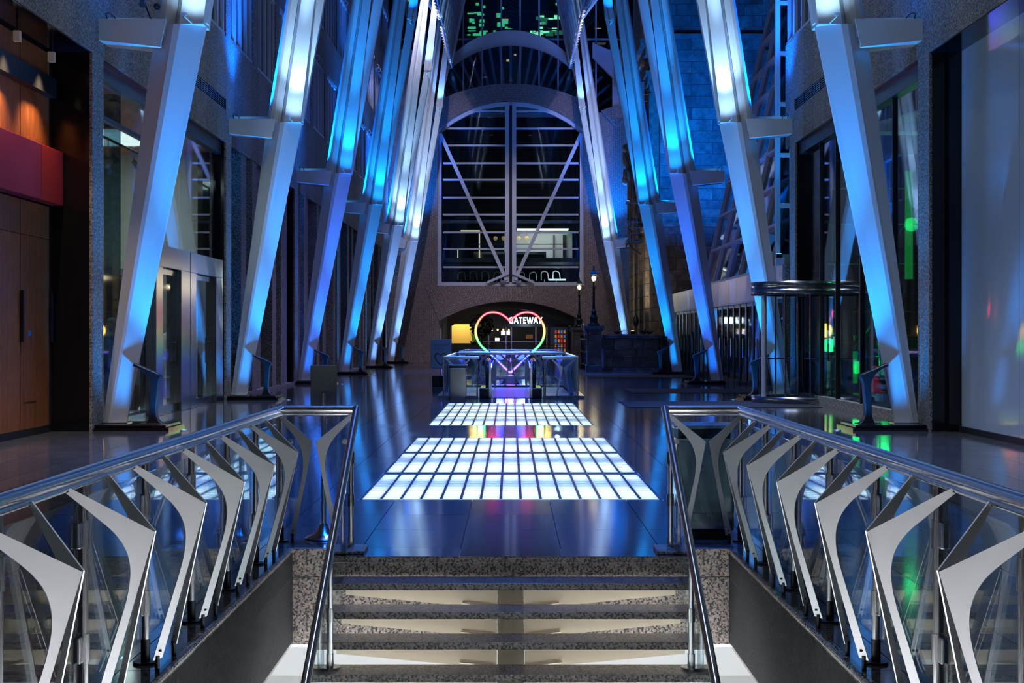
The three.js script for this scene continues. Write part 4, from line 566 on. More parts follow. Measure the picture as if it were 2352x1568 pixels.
{
  const lp = thing('landing_plate', 'speckled beige landing floor between the escalator newels', 'floor', [0, 0, -40], S); part(lp, 'plate', box(-1.6, 1.6, 0.001, 0.012, 36.6, 45.4), std({ map: tiled(texSpeck, 0.9), roughness: 0.5 }));
  for (const s of [-1, 1]) {
    const e = thing('escalator_newel', `black looped escalator handrail end, ${SIDE[s]} side of the landing`, 'escalator', [s * 0.6, 0, -37]);
    part(e, 'skirt_box', rbox(s * 0.5, s * 0.79, 0.012, 0.27, 36.3, 38.2, 0.03), M.rubber);
    part(e, 'handrail', tube([V(s * 0.6, 0.3, 36.9), V(s * 0.6, 0.42, 36.55), V(s * 0.6, 0.65, 36.45), V(s * 0.6, 0.86, 36.6), V(s * 0.6, 0.92, 36.95), V(s * 0.6, 0.92, 40), V(s * 0.6, 0.6, 43.6)], 0.045, 10, 60), M.rubber);
    part(e, 'balustrade', [box(s * 0.56, s * 0.64, 0.2, 0.88, 36.6, 40.2)], M.rubber); part(e, 'inner_trim', box(s * 0.505, s * 0.545, 0.27, 0.9, 36.5, 36.56), M.steel); part(e, 'trim_shoe', box(s * 0.48, s * 0.545, 0.02, 0.28, 36.28, 36.36), M.steel); part(e, 'glass_side', box(s * 0.5, s * 0.51, 0.28, 0.86, 37, 43), M.glass);
    const p = thing('side_fin', `tall curved pale fin standing inside the escalator railing, ${SIDE[s]} side`, 'panel', [s * 0.47, 0.012, -43.2]); part(p, 'plate', loft([0, 0.3, 0.7, 1].map((k) => { const w = 0.05 * Math.sin(0.5 + k * 2.1), y = 0.02 + k * 0.85; return [[s * 0.47 - w, y, -43.3], [s * 0.47 + w, y, -43.3], [s * 0.47 + w, y, -43.36], [s * 0.47 - w, y, -43.36]]; })), M.steelFin);
  }
  const b = thing('steel_bin', 'brushed steel waste bin with black slot before the escalator railing', 'bin', [-1.32, 0, -36]); part(b, 'body', rbox(-1.53, -1.11, 0.05, 0.78, 35.85, 36.2, 0.02), M.steelBrushed); part(b, 'foot', box(-1.5, -1.14, 0, 0.05, 35.88, 36.18), M.steel); part(b, 'slot', box(-1.54, -1.1, 0.78, 0.84, 35.9, 36.2), M.black); part(b, 'lid', rbox(-1.55, -1.09, 0.84, 0.87, 35.85, 36.22, 0.008), M.steelBrushed);
  const bo = thing('bollard', 'slim pale steel bollard before the escalator railing', 'bollard', [0.86, 0, -36.1]); part(bo, 'post', bar(V(0.86, 0, 36.1), V(0.86, 0.76, 36.1), 0.03, 14), M.steel); part(bo, 'cap', lathe([[0, 0], [0.034, 0], [0.034, 0.02], [0.015, 0.04], [0, 0.045]], 0.86, 0.76, 36.1, 14), M.steelBrushed);
  // poster stand
  const cv = document.createElement('canvas'); cv.width = 256; cv.height = 366; const c = cv.getContext('2d'); c.fillStyle = '#d8dde6'; c.fillRect(0, 0, 256, 366); c.fillStyle = '#39435c'; c.font = '31px serif'; c.textAlign = 'center'; c.fillText('Love and Unity', 128, 72); c.fillStyle = '#8f98aa'; for (let k = 0; k < 6; k++) c.fillRect(26, 88 + k * 8, k === 5 ? 60 : 110 + (k * 37) % 50, 2);
  const rb = ['#b8202c', '#d8702a', '#cbb43a', '#3f9450', '#2f62a8', '#4a3f96']; for (let k = 0; k < 6; k++) { c.lineWidth = 4; c.strokeStyle = rb[k]; const q = 1 - k * 0.035; c.beginPath(); const P = (x, y) => [128 + x * q, 250 + y * q]; c.moveTo(...P(0, -52)); c.bezierCurveTo(...P(30, -100), ...P(88, -84), ...P(84, -30)); c.bezierCurveTo(...P(80, 20), ...P(20, 60), ...P(0, 92)); c.bezierCurveTo(...P(-20, 60), ...P(-80, 20), ...P(-84, -30)); c.bezierCurveTo(...P(-88, -84), ...P(-30, -100), ...P(0, -52)); c.stroke(); }
  const pt = new THREE.CanvasTexture(cv); pt.colorSpace = THREE.SRGBColorSpace; const pm = std({ map: pt, roughness: 0.4 }); pm.userData.ownUV = true;
  const ps = thing('poster_stand', 'pale poster on a stand reading Love and Unity with a rainbow heart', 'poster', [-2.18, 0, -44.8]); part(ps, 'board', rbox(-2.5, -1.86, 0.55, 1.47, 44.8, 44.84, 0.01), M.paintGrey); part(ps, 'print', new THREE.PlaneGeometry(0.6, 0.86).translate(-2.18, 1.01, -44.795), pm); part(ps, 'post', bar(V(-2.18, 0.1, 44.86), V(-2.18, 1.2, 44.86), 0.025, 10), M.steel); part(ps, 'base', rbox(-2.44, -1.95, 0, 0.34, 44.6, 45.1, 0.02), M.darkSteel); part(ps, 'cover_glass', box(-2.49, -1.87, 0.57, 1.45, 44.785, 44.79), M.glass);
}
// ---------------------------------------------------------------- glowing rainbow heart
{
  const D = 46.3, half = [[0.126, 2.167], [0.295, 2.279], [0.519, 2.335], [0.758, 2.293], [0.94, 2.153], [1.066, 1.943], [1.108, 1.732], [1.066, 1.494], [0.94, 1.269], [0.716, 1.059], [0.477, 0.85], [0.24, 0.61]];
  const cx = -0.02, curve = new THREE.CurvePath(); const rightPts = [[0, 2.04], ...half, [0.02, 0.4]].map(([x, y]) => V(cx + x, y, D)), leftPts = [[0, 2.04], ...half, [0.02, 0.4]].map(([x, y]) => V(cx - x, y, D));
  const stops = [[0, 1, 0.02, 0.06], [0.3, 1, 0.03, 0.05], [0.37, 1, 0.22, 0.03], [0.46, 1, 0.66, 0.1], [0.52, 0.6, 1, 0.12], [0.57, 0.05, 0.9, 0.14], [0.68, 0.02, 0.9, 0.25], [0.725, 0.02, 0.75, 0.85], [0.76, 0.05, 0.14, 1], [0.86, 0.16, 0.06, 1], [0.95, 0.6, 0.12, 1], [1, 0.95, 0.25, 1]];
  const col = (f) => { let k = 0; while (k < stops.length - 2 && f > stops[k + 1][0]) k++; const a = stops[k], b = stops[k + 1], t = Math.min(1, Math.max(0, (f - a[0]) / (b[0] - a[0]))); return [1, 2, 3].map((i) => 255 * (a[i] + (b[i] - a[i]) * t)); };
  const glowTex = dataTex(256, 4, (x) => col(x / 255), false), coreTex = dataTex(256, 4, (x) => col(x / 255).map((v) => v * 0.78 + 255 * 0.22), false); glowTex.wrapS = coreTex.wrapS = THREE.ClampToEdgeWrapping;
  const gm = std({ color: lin(0, 0, 0), emissive: WHITE, emissiveMap: glowTex, emissiveIntensity: 1.15 }), cm = std({ color: lin(0, 0, 0), emissive: WHITE, emissiveMap: coreTex, emissiveIntensity: 3 }); gm.userData.ownUV = cm.userData.ownUV = true;
  const t = thing('neon_heart', 'large glowing rainbow heart outline, red on top to violet at the tip', 'neon sign', [cx, 0, -D]);
  for (const pts of [rightPts, leftPts]) { part(t, 'neon_sleeve', tube(pts, 0.042, 10, 120), gm, 'coloured glowing sleeve'); part(t, 'neon_tube', tube(pts.map((p) => p.clone().add(new THREE.Vector3(0, 0, 0.03))), 0.019, 8, 120), cm, 'white-hot core of the tube'); part(t, 'neon_tube', tube(pts.map((p) => p.clone().add(new THREE.Vector3(0, 0, -0.03))), 0.019, 8, 120), cm); }
  for (const s of [-1, 1]) for (const [x, y] of [[0.69, 1.03], [0.52, 0.9], [0.42, 0.79], [0.1, 0.47]]) part(t, 'clip', beam(V(cx + s * (x - 0.06), y + 0.06, D - 0.05), V(cx + s * (x + 0.06), y - 0.06, D - 0.05), 0.03, 0.05), M.black);
  part(t, 'base_box', rbox(cx - 0.15, cx + 0.15, 0.012, 0.3, D - 0.12, D + 0.15, 0.01), M.steelBrushed); for (const s of [-1, 1]) part(t, 'base_foot', loft([[[cx + s * 0.15, 0.012, -D], [cx + s * 0.32, 0.012, -D], [cx + s * 0.15, 0.25, -D]], [[cx + s * 0.15, 0.012, -D - 0.04], [cx + s * 0.32, 0.012, -D - 0.04], [cx + s * 0.15, 0.25, -D - 0.04]]]), M.darkSteel); part(t, 'neck', bar(V(cx, 0.3, D), V(cx, 0.42, D), 0.03, 8), M.steelBrushed);
  for (const s of [-1, 1]) { point([cx + s * 0.55, 2.33, -D + 0.12], lin(1, 0.03, 0.06), 2.4, 12); point([cx + s * 1.1, 1.75, -D + 0.12], lin(1, 0.6, 0.12), 1.6, 12); point([cx + s * 0.95, 1.25, -D + 0.12], lin(0.02, 0.9, 0.2), 2.0, 12); point([cx + s * 0.4, 0.75, -D + 0.12], lin(0.04, 0.06, 1), 14, 10); } point([cx, 0.48, -D + 0.14], lin(0.4, 0.1, 1), 2.5, 8);
}
// ---------------------------------------------------------------- entrance mats
[[2.6, 6.9, 31.8, 34.7, 'before the revolving door'], [3.37, 7.1, 39.7, 42.8, 'before the glass doors'], [3.0, 7.0, 53.6, 59.5, 'beside the stone planter']].forEach(([a, b, c, e, l]) => { const t = thing('entrance_mat', `long dark entrance mat lying ${l}`, 'mat', [(a + b) / 2, 0, -(c + e) / 2]); part(t, 'mat', rbox(a, b, 0.0005, 0.012, c, e, 0.004), M.mat); });
// ---------------------------------------------------------------- figures for the shop windows
function mannequinGeo() {   // one continuous body: tapered capsules joined smoothly
  const R = 56, mc = new MarchingCubes(R, M.skin, false, false, 200000); mc.isolation = 0; const H = 1.0;   // box of 2 units, figure 1.8 m scaled to fit
  const bones = [[[0, 0.52, 0], [0, 0.62, 0.0], 0.085, 0.1], [[0, 0.62, 0], [0, 0.74, 0], 0.1, 0.11], [[-0.09, 0.77, 0], [0.09, 0.77, 0], 0.06, 0.06], [[0, 0.79, 0], [0, 0.86, 0.01], 0.035, 0.033], [[0, 0.9, 0.015], [0, 0.95, 0.01], 0.05, 0.055], [[-0.06, 0.5, 0], [-0.065, 0.27, 0.01], 0.065, 0.045], [[-0.065, 0.27, 0.01], [-0.065, 0.05, -0.01], 0.043, 0.028], [[0.06, 0.5, 0], [0.07, 0.27, 0.02], 0.065, 0.045], [[0.07, 0.27, 0.02], [0.075, 0.05, 0], 0.043, 0.028], [[-0.065, 0.035, -0.01], [-0.07, 0.02, 0.07], 0.026, 0.02], [[0.075, 0.035, 0], [0.085, 0.02, 0.08], 0.026, 0.02], [[-0.12, 0.77, 0], [-0.165, 0.62, 0.0], 0.042, 0.034], [[-0.165, 0.62, 0], [-0.13, 0.5, 0.07], 0.032, 0.024], [[0.12, 0.77, 0], [0.165, 0.63, 0], 0.042, 0.034], [[0.165, 0.63, 0], [0.1, 0.56, 0.1], 0.032, 0.024]];
  const P = new THREE.Vector3(), A = new THREE.Vector3(), B = new THREE.Vector3();
  for (let k = 0; k < R; k++) for (let j = 0; j < R; j++) for (let i = 0; i < R; i++) {
    P.set((i / R * 2 - 1) * 0.55, 0.5 + (j / R * 2 - 1) * 0.55, (k / R * 2 - 1) * 0.55); let f = 9;
    for (const [a, b, ra, rb] of bones) { A.set(...a); B.set(...b); const ab = B.clone().sub(A), t = Math.min(1, Math.max(0, P.clone().sub(A).dot(ab) / ab.lengthSq())); const d = P.distanceTo(A.clone().addScaledVector(ab, t)) - (ra + (rb - ra) * t); const h = Math.max(0.02 - Math.abs(f - d), 0) / 0.02; f = Math.min(f, d) - h * h * 0.005; }
    mc.field[i + j * R + k * R * R] = -f;
  }
  mc.update(); const n = mc.count, g = new THREE.BufferGeometry(); g.setAttribute('position', new THREE.BufferAttribute(mc.positionArray.slice(0, n * 3), 3)); g.setAttribute('normal', new THREE.BufferAttribute(mc.normalArray.slice(0, n * 3), 3)); g.scale(0.55, 0.55, 0.55); g.translate(0, 0.5, 0); g.scale(1.85, 1.85, 1.85); g.setAttribute('uv', new THREE.BufferAttribute(new Float32Array(n * 2), 2)); return g;
}
const bodyGeo = mannequinGeo();
function slice(y0, y1, grow) {   // clothing: the body's own surface between two heights, pushed outwards
  const p = bodyGeo.attributes.position, n = bodyGeo.attributes.normal, pos = []; for (let i = 0; i < p.count; i += 3) { const m = (p.getY(i) + p.getY(i + 1) + p.getY(i + 2)) / 3; if (m < y0 || m > y1) continue; for (let k = 0; k < 3; k++) { const l = Math.hypot(n.getX(i + k), n.getY(i + k), n.getZ(i + k)) || 1; pos.push(p.getX(i + k) + grow * n.getX(i + k) / l, p.getY(i + k) + grow * n.getY(i + k) / l, p.getZ(i + k) + grow * n.getZ(i + k) / l); } }
  const g = new THREE.BufferGeometry(); g.setAttribute('position', new THREE.Float32BufferAttribute(pos, 3)); g.setAttribute('uv', new THREE.Float32BufferAttribute(new Float32Array(pos.length / 3 * 2), 2)); g.computeVertexNormals(); return g;
}
function mannequin(label, x, y, d, turn, tops, bottoms, sc = 1) {
  const t = thing('mannequin', label, 'mannequin', [x, y, -d]); const put = (g, n, m) => { const q = g.clone(); q.scale(sc, sc, sc); q.rotateY(turn); q.translate(x, y, -d); part(t, n, q, m); };
  put(bodyGeo, 'body', M.skin); put(slice(0.92, 1.5, 0.014), 'shirt', tops); put(slice(0.2, 0.96, 0.012), 'trousers', bottoms); const st = new THREE.CylinderGeometry(0.2, 0.2, 0.012, 20).translate(0, 0.0, 0); put(st, 'stand', M.steel); return t;
}
// ---------------------------------------------------------------- wood-clad shop front, nearest bay of the shop side
{
  const t = thing('wood_shopfront', 'warm wood-panelled shop front with tall door leaves', 'shop front', [-7.7, 0, -18]);
  const cols = []; for (let k = 0; k < 8; k++) cols.push([23.98 - k * 1.42, 23.98 - (k + 1) * 1.42]);
  cols.forEach(([b, a], k) => { const rows = [[0.12, 3.2], [3.21, 3.75], [4.7, 5.75], [5.76, 6.3]]; rows.forEach(([y0, y1], r) => part(t, 'wood_panel', box(-7.7, -7.75, y0, y1, a + 0.012, b - 0.012), (k + r) % 2 ? M.wood : M.woodB)); part(t, 'panel_joint', box(-7.72, -7.76, 0.12, 6.3, b - 0.012, b + 0.012), M.black); part(t, 'door_pull', rbox(-7.64, -7.69, 1.5, 2.32, b - 0.035, b + 0.035, 0.008), M.darkSteel); });
  part(t, 'service_hatch', box(-7.692, -7.7, 0.55, 1.85, 22.7, 23.3), M.woodB); part(t, 'hatch_label', box(-7.688, -7.692, 1.6, 1.68, 22.9, 23.05), M.blueCloth); part(t, 'kick_plate', box(-7.68, -7.78, 0, 0.12, 12, 24), M.black); part(t, 'back', box(-7.76, -7.9, 0, 6.8, 12, 24.04), M.black);
  part(t, 'dark_beam', box(-7.55, -7.7, 5.55, 5.85, 12, 23.9), M.darkSteel); part(t, 'side_return', box(-7.68, -7.76, 0, 6.4, 23.98, 24.04), M.black);
  const s = thing('shop_sign_band', 'long magenta and red sign band across the wood panels', 'sign', [-7.55, 4.2, -18]); part(s, 'magenta_face', rbox(-7.48, -7.68, 3.77, 4.66, 12, 22.9, 0.01), M.magenta); part(s, 'red_face', rbox(-7.48, -7.68, 3.77, 4.66, 22.91, 24.0, 0.01), M.red);
  for (let k = 0; k < 4; k++) { const d = 23 - k * 1.6; const p = thing('down_lamp', `slim clear hanging downlight over the wood panels, ${ORD[k]} from the stone pier`, 'lamp', [-7.35, 6.0, -d], { group: 'downlights over the wood panels' }); part(p, 'stem', bar(V(-7.35, 6.14, d), V(-7.35, 6.5, d), 0.025, 8), M.darkSteel); part(p, 'bulb', rbox(-7.4, -7.3, 5.98, 6.14, d - 0.05, d + 0.05, 0.01), M.lampClear); spot([-7.35, 5.93, -d], [-7.62, 2.4, -d], WARM, 24, 0.75, 0.8, 3); }
}
// ---------------------------------------------------------------- lit clothes shop, second bay of the shop side
{
  const t = thing('clothes_shop', 'pale lit clothes shop interior behind tall glass', 'shop', [-9, 0, -30]);
  part(t, 'shop_back_wall', box(-11, -11.1, 0, 6.4, 24.7, 35.9), std({ color: lin(0.4, 0.42, 0.38), roughness: 0.7 })); part(t, 'shop_ceiling', box(-7.3, -11, 6.1, 6.2, 24.7, 35.9), M.salmon); part(t, 'shop_end_wall', box(-7.7, -11, 0, 6.1, 35.8, 35.95), std({ color: lin(0.5, 0.52, 0.48), roughness: 0.7 })); part(t, 'shop_near_wall', box(-7.7, -11, 0, 6.1, 24.65, 24.72), M.black);
  for (let k = 0; k < 6; k++) part(t, 'wall_board', box(-10.96, -11, 0.3, 5.9, 25 + k * 1.8, 26.7 + k * 1.8), k % 2 ? M.white : M.paintGrey);
  part(t, 'ceiling_rail', bar(V(-8.4, 5.7, 24.9), V(-8.4, 5.7, 35.7), 0.03, 8), M.darkSteel); part(t, 'cross_shelf', box(-9.8, -10.9, 3.3, 3.36, 25, 35), M.yellow); part(t, 'red_cabinet', box(-10.2, -10.9, 0, 2.4, 26, 29), std({ color: lin(0.14, 0.04, 0.03), roughness: 0.6 }));
  part(t, 'mezzanine', box(-9, -11, 3.0, 3.15, 31.5, 35.8), M.white);
  for (let k = 0; k < 2; k++) { const d = 27.5 + k * 5; const l = thing('unseen_shop_ceiling_light', `white unseen light panel in the clothes shop ceiling, ${k ? 'over the doors' : 'over the front window'}`, 'light', [-9, 6.05, -d]); part(l, 'diffuser', box(-9.6, -8.4, 6.04, 6.09, d - 1.2, d + 1.2), glow(lin(0.95, 1, 0.92), 1.2)); area([-9, 6.02, -d], [-9, 0, -d], 1.2, 2.4, lin(0.95, 1, 0.92), POWER.shop); }  // unseen panels placed to light the shop interior
  for (let k = 0; k < 5; k++) { const d = 26 + k * 2, p = thing('track_lamp', `black spot lamp on the clothes shop rail, ${ORD[k]} from the wood panels`, 'lamp', [-8.4, 5.4, -d], { group: 'rail spot lamps of the clothes shop' }); part(p, 'stem', bar(V(-8.4, 5.45, d), V(-8.4, 5.7, d), 0.012, 6), M.black); part(p, 'head', bar(V(-8.4, 5.48, d), V(-8.22, 5.22, d), 0.05, 10, 0.065), M.black); }
  // shop front frame
  const f = thing('shop_front_glass', 'tall frameless shop window beside the steel door portals', 'shop window', [-7.2, 0, -29]);
  for (const [a, b] of [[24.75, 26.5], [26.52, 28.2]]) part(f, 'pane', box(-7.2, -7.21, 0.1, 6.1, a, b), M.glass); for (const [a, b] of [[28.25, 31.2], [31.25, 35.0]]) part(f, 'pane', box(-7.2, -7.21, 3.45, 6.1, a, b), M.glass); part(f, 'pane', box(-7.2, -7.21, 0.1, 6.1, 35.02, 35.85), M.glass);
  part(f, 'head_frame', box(-7.12, -7.3, 6.05, 6.35, 24.7, 35.9), M.darkSteel); part(f, 'transom', box(-7.15, -7.25, 5.4, 5.47, 24.7, 28.2), M.darkSteel); for (const d of [24.73, 26.51, 35.01]) part(f, 'glass_fin', box(-7.2, -7.5, 0.1, 6.05, d - 0.012, d + 0.012), M.glassDark); part(f, 'sill', box(-7.1, -7.3, 0, 0.1, 24.7, 35.9), M.steelBrushed); part(f, 'dark_side_panel', box(-7.22, -7.3, 0, 6.05, 34.9, 35.9), M.blackStone);
  // steel portals and glass doors
  [[28.3, 31.3], [31.35, 34.9]].forEach(([a, b], k) => {
    const p = thing('door_portal', k ? 'brushed steel door portal nearer the black stone pier' : 'brushed steel door portal beside the front window', 'door', [-7.05, 0, -(a + b) / 2]);
    part(p, 'header', rbox(-6.98, -7.3, 2.98, 3.42, a, b, 0.01), M.steelBrushed); part(p, 'stile', rbox(-6.98, -7.3, 0.0, 2.98, a, a + 0.55, 0.01), M.steelBrushed); part(p, 'stile', rbox(-6.98, -7.3, 0.0, 2.98, b - 0.85, b, 0.01), M.steelBrushed);
    const dr = part(p, 'door_leaf', [box(-7.1, -7.112, 0.15, 2.95, a + 0.58, b - 0.88)], M.glass); const hd = part(p, 'door_rail', box(-7.08, -7.13, 0.02, 0.17, a + 0.57, b - 0.87), M.steelBrushed); part(p, 'top_rail', box(-7.08, -7.13, 2.85, 2.96, a + 0.57, b - 0.87), M.steelBrushed);
    part(p, 'pull_handle', [bar(V(-7.02, 0.95, b - 1.05), V(-7.02, 1.55, b - 1.05), 0.018, 8), bar(V(-7.02, 1.05, b - 1.05), V(-7.1, 1.05, b - 1.05), 0.012, 6), bar(V(-7.02, 1.45, b - 1.05), V(-7.1, 1.45, b - 1.05), 0.012, 6)], M.black);
  });
  mannequin('shop-window mannequin in a grey outfit beside a straw basket, near the front column', -7.9, 0.14, 28.4, 1.2, M.denim, M.denim, 0.98);
  mannequin('shop-window mannequin in white beside a straw basket, behind the second portal', -7.85, 0.14, 33.2, 1.3, M.shirt, M.shirt, 1.0);
  [[-7.75, 27.7, 0.62, 'by the front window'], [-7.7, 28.9, 0.5, 'between window and first portal'], [-7.75, 33.9, 0.72, 'behind the second portal door']].forEach(([x, d, h, l], k) => { const b = thing('straw_basket', `woven straw basket standing in the clothes shop ${l}`, 'basket', [x, 0.1, -d]); part(b, 'body', lathe([[0, 0], [0.2, 0], [0.27, h * 0.4], [0.24, h], [0.22, h], [0.24, h * 0.4], [0.18, 0.03], [0, 0.03]], x, 0.1, d, 20), M.wicker); part(b, 'handle', tube([V(x + 0.1, 0.1 + h, d - 0.2), V(x + 0.1, 0.35 + h, d - 0.12), V(x + 0.1, 0.35 + h, d + 0.12), V(x + 0.1, 0.1 + h, d + 0.2)], 0.015, 6, 14), M.yellow); });
  const pf = thing('display_platform', 'low pale display platform behind the shop glass', 'platform', [-8, 0, -30]); part(pf, 'top', rbox(-7.4, -8.6, 0.001, 0.1, 26.8, 34.6, 0.01), M.white);
}
// ---------------------------------------------------------------- white hoarding panels, nearest bay of the revolving-door side
{
  const t = thing('hoarding', 'tall glossy pale panels closing the bay by the first column', 'panel wall', [7.5, 0, -18]);
  [[23.9, 21.2], [21.19, 18.6], [18.59, 16.0], [15.99, 13.2]].forEach(([b, a]) => part(t, 'panel', box(7.5, 7.56, 0.1, 6.33, a + 0.008, b - 0.008), M.hoarding)); part(t, 'base_rail', box(7.46, 7.6, 0, 0.1, 12.8, 24), M.black); part(t, 'dark_jamb', box(7.3, 7.66, 0, 6.4, 23.92, 24.04), M.blackStone); part(t, 'back_frame', box(7.58, 7.66, 0, 6.6, 12.8, 24), M.black);
}
// ---------------------------------------------------------------- dark glazed bay with green light, second bay of the revolving-door side
{
  const t = thing('fit_out_shop', 'dark unfinished shop behind glass with scaffolding and green light', 'shop', [9, 0, -30]);
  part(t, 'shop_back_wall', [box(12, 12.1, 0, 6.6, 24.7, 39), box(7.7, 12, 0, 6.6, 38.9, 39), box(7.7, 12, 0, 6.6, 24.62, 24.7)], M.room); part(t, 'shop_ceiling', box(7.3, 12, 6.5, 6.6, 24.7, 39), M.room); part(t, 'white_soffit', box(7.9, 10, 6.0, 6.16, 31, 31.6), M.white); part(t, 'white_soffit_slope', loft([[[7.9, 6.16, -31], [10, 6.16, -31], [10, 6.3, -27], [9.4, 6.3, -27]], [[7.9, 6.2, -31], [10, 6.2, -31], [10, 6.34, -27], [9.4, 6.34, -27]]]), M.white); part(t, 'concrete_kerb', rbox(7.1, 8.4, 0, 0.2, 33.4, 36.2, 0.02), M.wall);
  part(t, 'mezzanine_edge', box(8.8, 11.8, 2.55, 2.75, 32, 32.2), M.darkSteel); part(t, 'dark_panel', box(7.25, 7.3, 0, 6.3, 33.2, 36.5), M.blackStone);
  const f = thing('shop_glazing', 'tall dark glass front behind the first column, with slim black frames', 'shop window', [7.2, 0, -29]); for (const [a, b] of [[24.75, 26.9], [26.95, 29.4], [29.45, 31.6], [31.65, 33.2]]) { part(f, 'pane', box(7.2, 7.21, 0.2, 6.1, a, b), M.glass); part(f, 'frame_post', box(7.15, 7.25, 0, 6.1, b, b + 0.05), M.darkSteel); } part(f, 'head_frame', box(7.1, 7.3, 6.05, 6.35, 24.7, 36), M.darkSteel); part(f, 'sill', box(7.12, 7.3, 0, 0.2, 24.7, 33.4), M.wall);
  [[9.2, 33.2, 2.9, 5.4], [10.6, 33.8, 3.0, 5.2], [8.75, 37.5, 0.8, 2.3], [9.5, 36.8, 0.6, 2.2], [8.6, 36.0, 0.4, 1.2]].forEach(([x, d, y0, y1], k) => { const l = thing('green_light_tube', `vertical green light tube in the unfinished shop, ${['tall one by the pier', 'tall one deeper inside', 'short one behind the revolving door', 'short one by the cone', 'lowest one near the drum'][k]}`, 'lamp', [x, y0, -d], { group: 'green tubes in the unfinished shop' }); part(l, 'tube', box(x - 0.08, x + 0.08, y0, y1, d - 0.04, d + 0.04), M.greenTube); part(l, 'stand', bar(V(x, k < 2 ? 2.75 : 0, d), V(x, y0, d), 0.02, 6), M.darkSteel); point([x, (y0 + y1) / 2, -(d - 0.15)], lin(0.02, 1, 0.18), 0.9, 8); });
  const sc = thing('scaffold', 'galvanised tube scaffold frame inside the unfinished shop', 'scaffold', [9, 0, -36]); for (const y of [0.5, 1.05, 1.6, 2.2, 3.4, 4.4, 5.3]) { part(sc, 'ledger', bar(V(8.0, y, 36.2), V(10.8, y, 36.2), 0.024, 8), M.steel); } for (const x of [8.1, 9.3, 10.5]) part(sc, 'standard', bar(V(x, 0, 36.2), V(x, 5.8, 36.2), 0.024, 8), M.steel); part(sc, 'brace', bar(V(8.1, 0.5, 36.15), V(9.3, 2.2, 36.15), 0.02, 8), M.steel); part(sc, 'brace', bar(V(9.3, 3.4, 36.15), V(10.5, 5.3, 36.15), 0.02, 8), M.steel);
  const cn = thing('traffic_cone', 'bright red traffic cone standing in the unfinished shop', 'cone', [8.85, 0.2, -34.9]); part(cn, 'cone', lathe([[0.17, 0.03], [0.05, 0.66], [0.04, 0.66], [0, 0.66]], 8.85, 0.2, 34.9, 20), M.coneRed); part(cn, 'white_band', lathe([[0.102, 0.42], [0.078, 0.54], [0.074, 0.54], [0.098, 0.42]], 8.85, 0.2, 34.9, 20), M.white); part(cn, 'base', rbox(8.65, 9.05, 0.2, 0.235, 34.7, 35.1, 0.01), M.coneRed); spot([8.3, 2.6, -33.9], [8.85, 0.4, -34.9], WHITE, 6, 0.4, 0.8, 3);
  mannequin('mannequin in white shirt and dark tie seen through the revolving door', 8.05, 0.2, 37.2, -0.5, M.shirt, M.denim, 1.0); spot([7.8, 3.6, -35.9], [8.05, 1.2, -37.2], lin(0.85, 0.95, 1), 22, 0.5, 0.8, 3);
}
// revolving door
{
  const cx = 6.85, d = 34.25, R = 1.08, t = thing('revolving_door', 'round glass revolving door with a broad polished steel ring', 'revolving door', [cx, 0, -d]);
  const rg = (r0, r1, y0, y1) => lathe([[r0, y0], [r1, y0], [r1, y1], [r0, y1], [r0, y0]], cx, 0, d, 48);
  part(t, 'ring', [rg(R - 0.1, R + 0.03, 2.55, 2.68), rg(R - 0.1, R + 0.03, 2.69, 2.86)], M.steelBrushed); part(t, 'canopy_disc', lathe([[0, 2.6], [R, 2.6], [R, 2.64], [0, 2.64]], cx, 0, d, 40), M.darkSteel); part(t, 'base_ring', rg(R - 0.12, R + 0.02, 0.0, 0.16), M.steelBrushed); part(t, 'floor_disc', lathe([[0, 0.001], [R - 0.1, 0.001], [R - 0.1, 0.012], [0, 0.012]], cx, 0, d, 40), M.mat);
  for (let k = 0; k < 5; k++) { const g = new THREE.CylinderGeometry(R - 0.05, R - 0.05, 2.38, 10, 1, true, 0, 0.55); g.rotateY(-1.05 + k * 0.57); g.translate(cx, 1.36, -d); part(t, 'curved_pane', g, M.glass); const a = -1.06 + k * 0.57; part(t, 'drum_post', bar(V(cx + (R - 0.05) * Math.sin(a), 0.16, d - (R - 0.05) * Math.cos(a)), V(cx + (R - 0.05) * Math.sin(a), 2.56, d - (R - 0.05) * Math.cos(a)), k === 0 ? 0.06 : 0.022, 8), k === 0 ? M.paintGrey : M.steelBrushed); }
  for (let k = 0; k < 4; k++) { const a = 0.4 + k * Math.PI / 2, e = V(cx + 0.96 * Math.cos(a), 0, d + 0.96 * Math.sin(a)), c0 = V(cx + 0.05 * Math.cos(a), 0, d + 0.05 * Math.sin(a)); const w = part(t, 'wing', beam(c0.clone().lerp(e, 0.5).setY(0.1), c0.clone().lerp(e, 0.5).setY(2.5), 0.86, 0.012, new THREE.Vector3(-Math.sin(a), 0, -Math.cos(a))), M.glass); part(t, 'wing_stile', bar(e.clone().setY(0.03), e.clone().setY(2.55), 0.025, 6), M.steelBrushed); part(t, 'push_bar', bar(c0.clone().lerp(e, 0.25).setY(1.05), c0.clone().lerp(e, 0.9).setY(1.05), 0.015, 6), M.steel); }
  part(t, 'axle', bar(V(cx, 0.02, d), V(cx, 2.6, d), 0.035, 10), M.steelBrushed); part(t, 'push_plate', rbox(cx + 0.52, cx + 0.62, 1.0, 1.4, d - 0.86, d - 0.84, 0.004), M.steelBrushed);
  part(t, 'wing_wall', box(7.95, 8.0, 0, 2.56, 33.6, 35), M.steelBrushed);
}
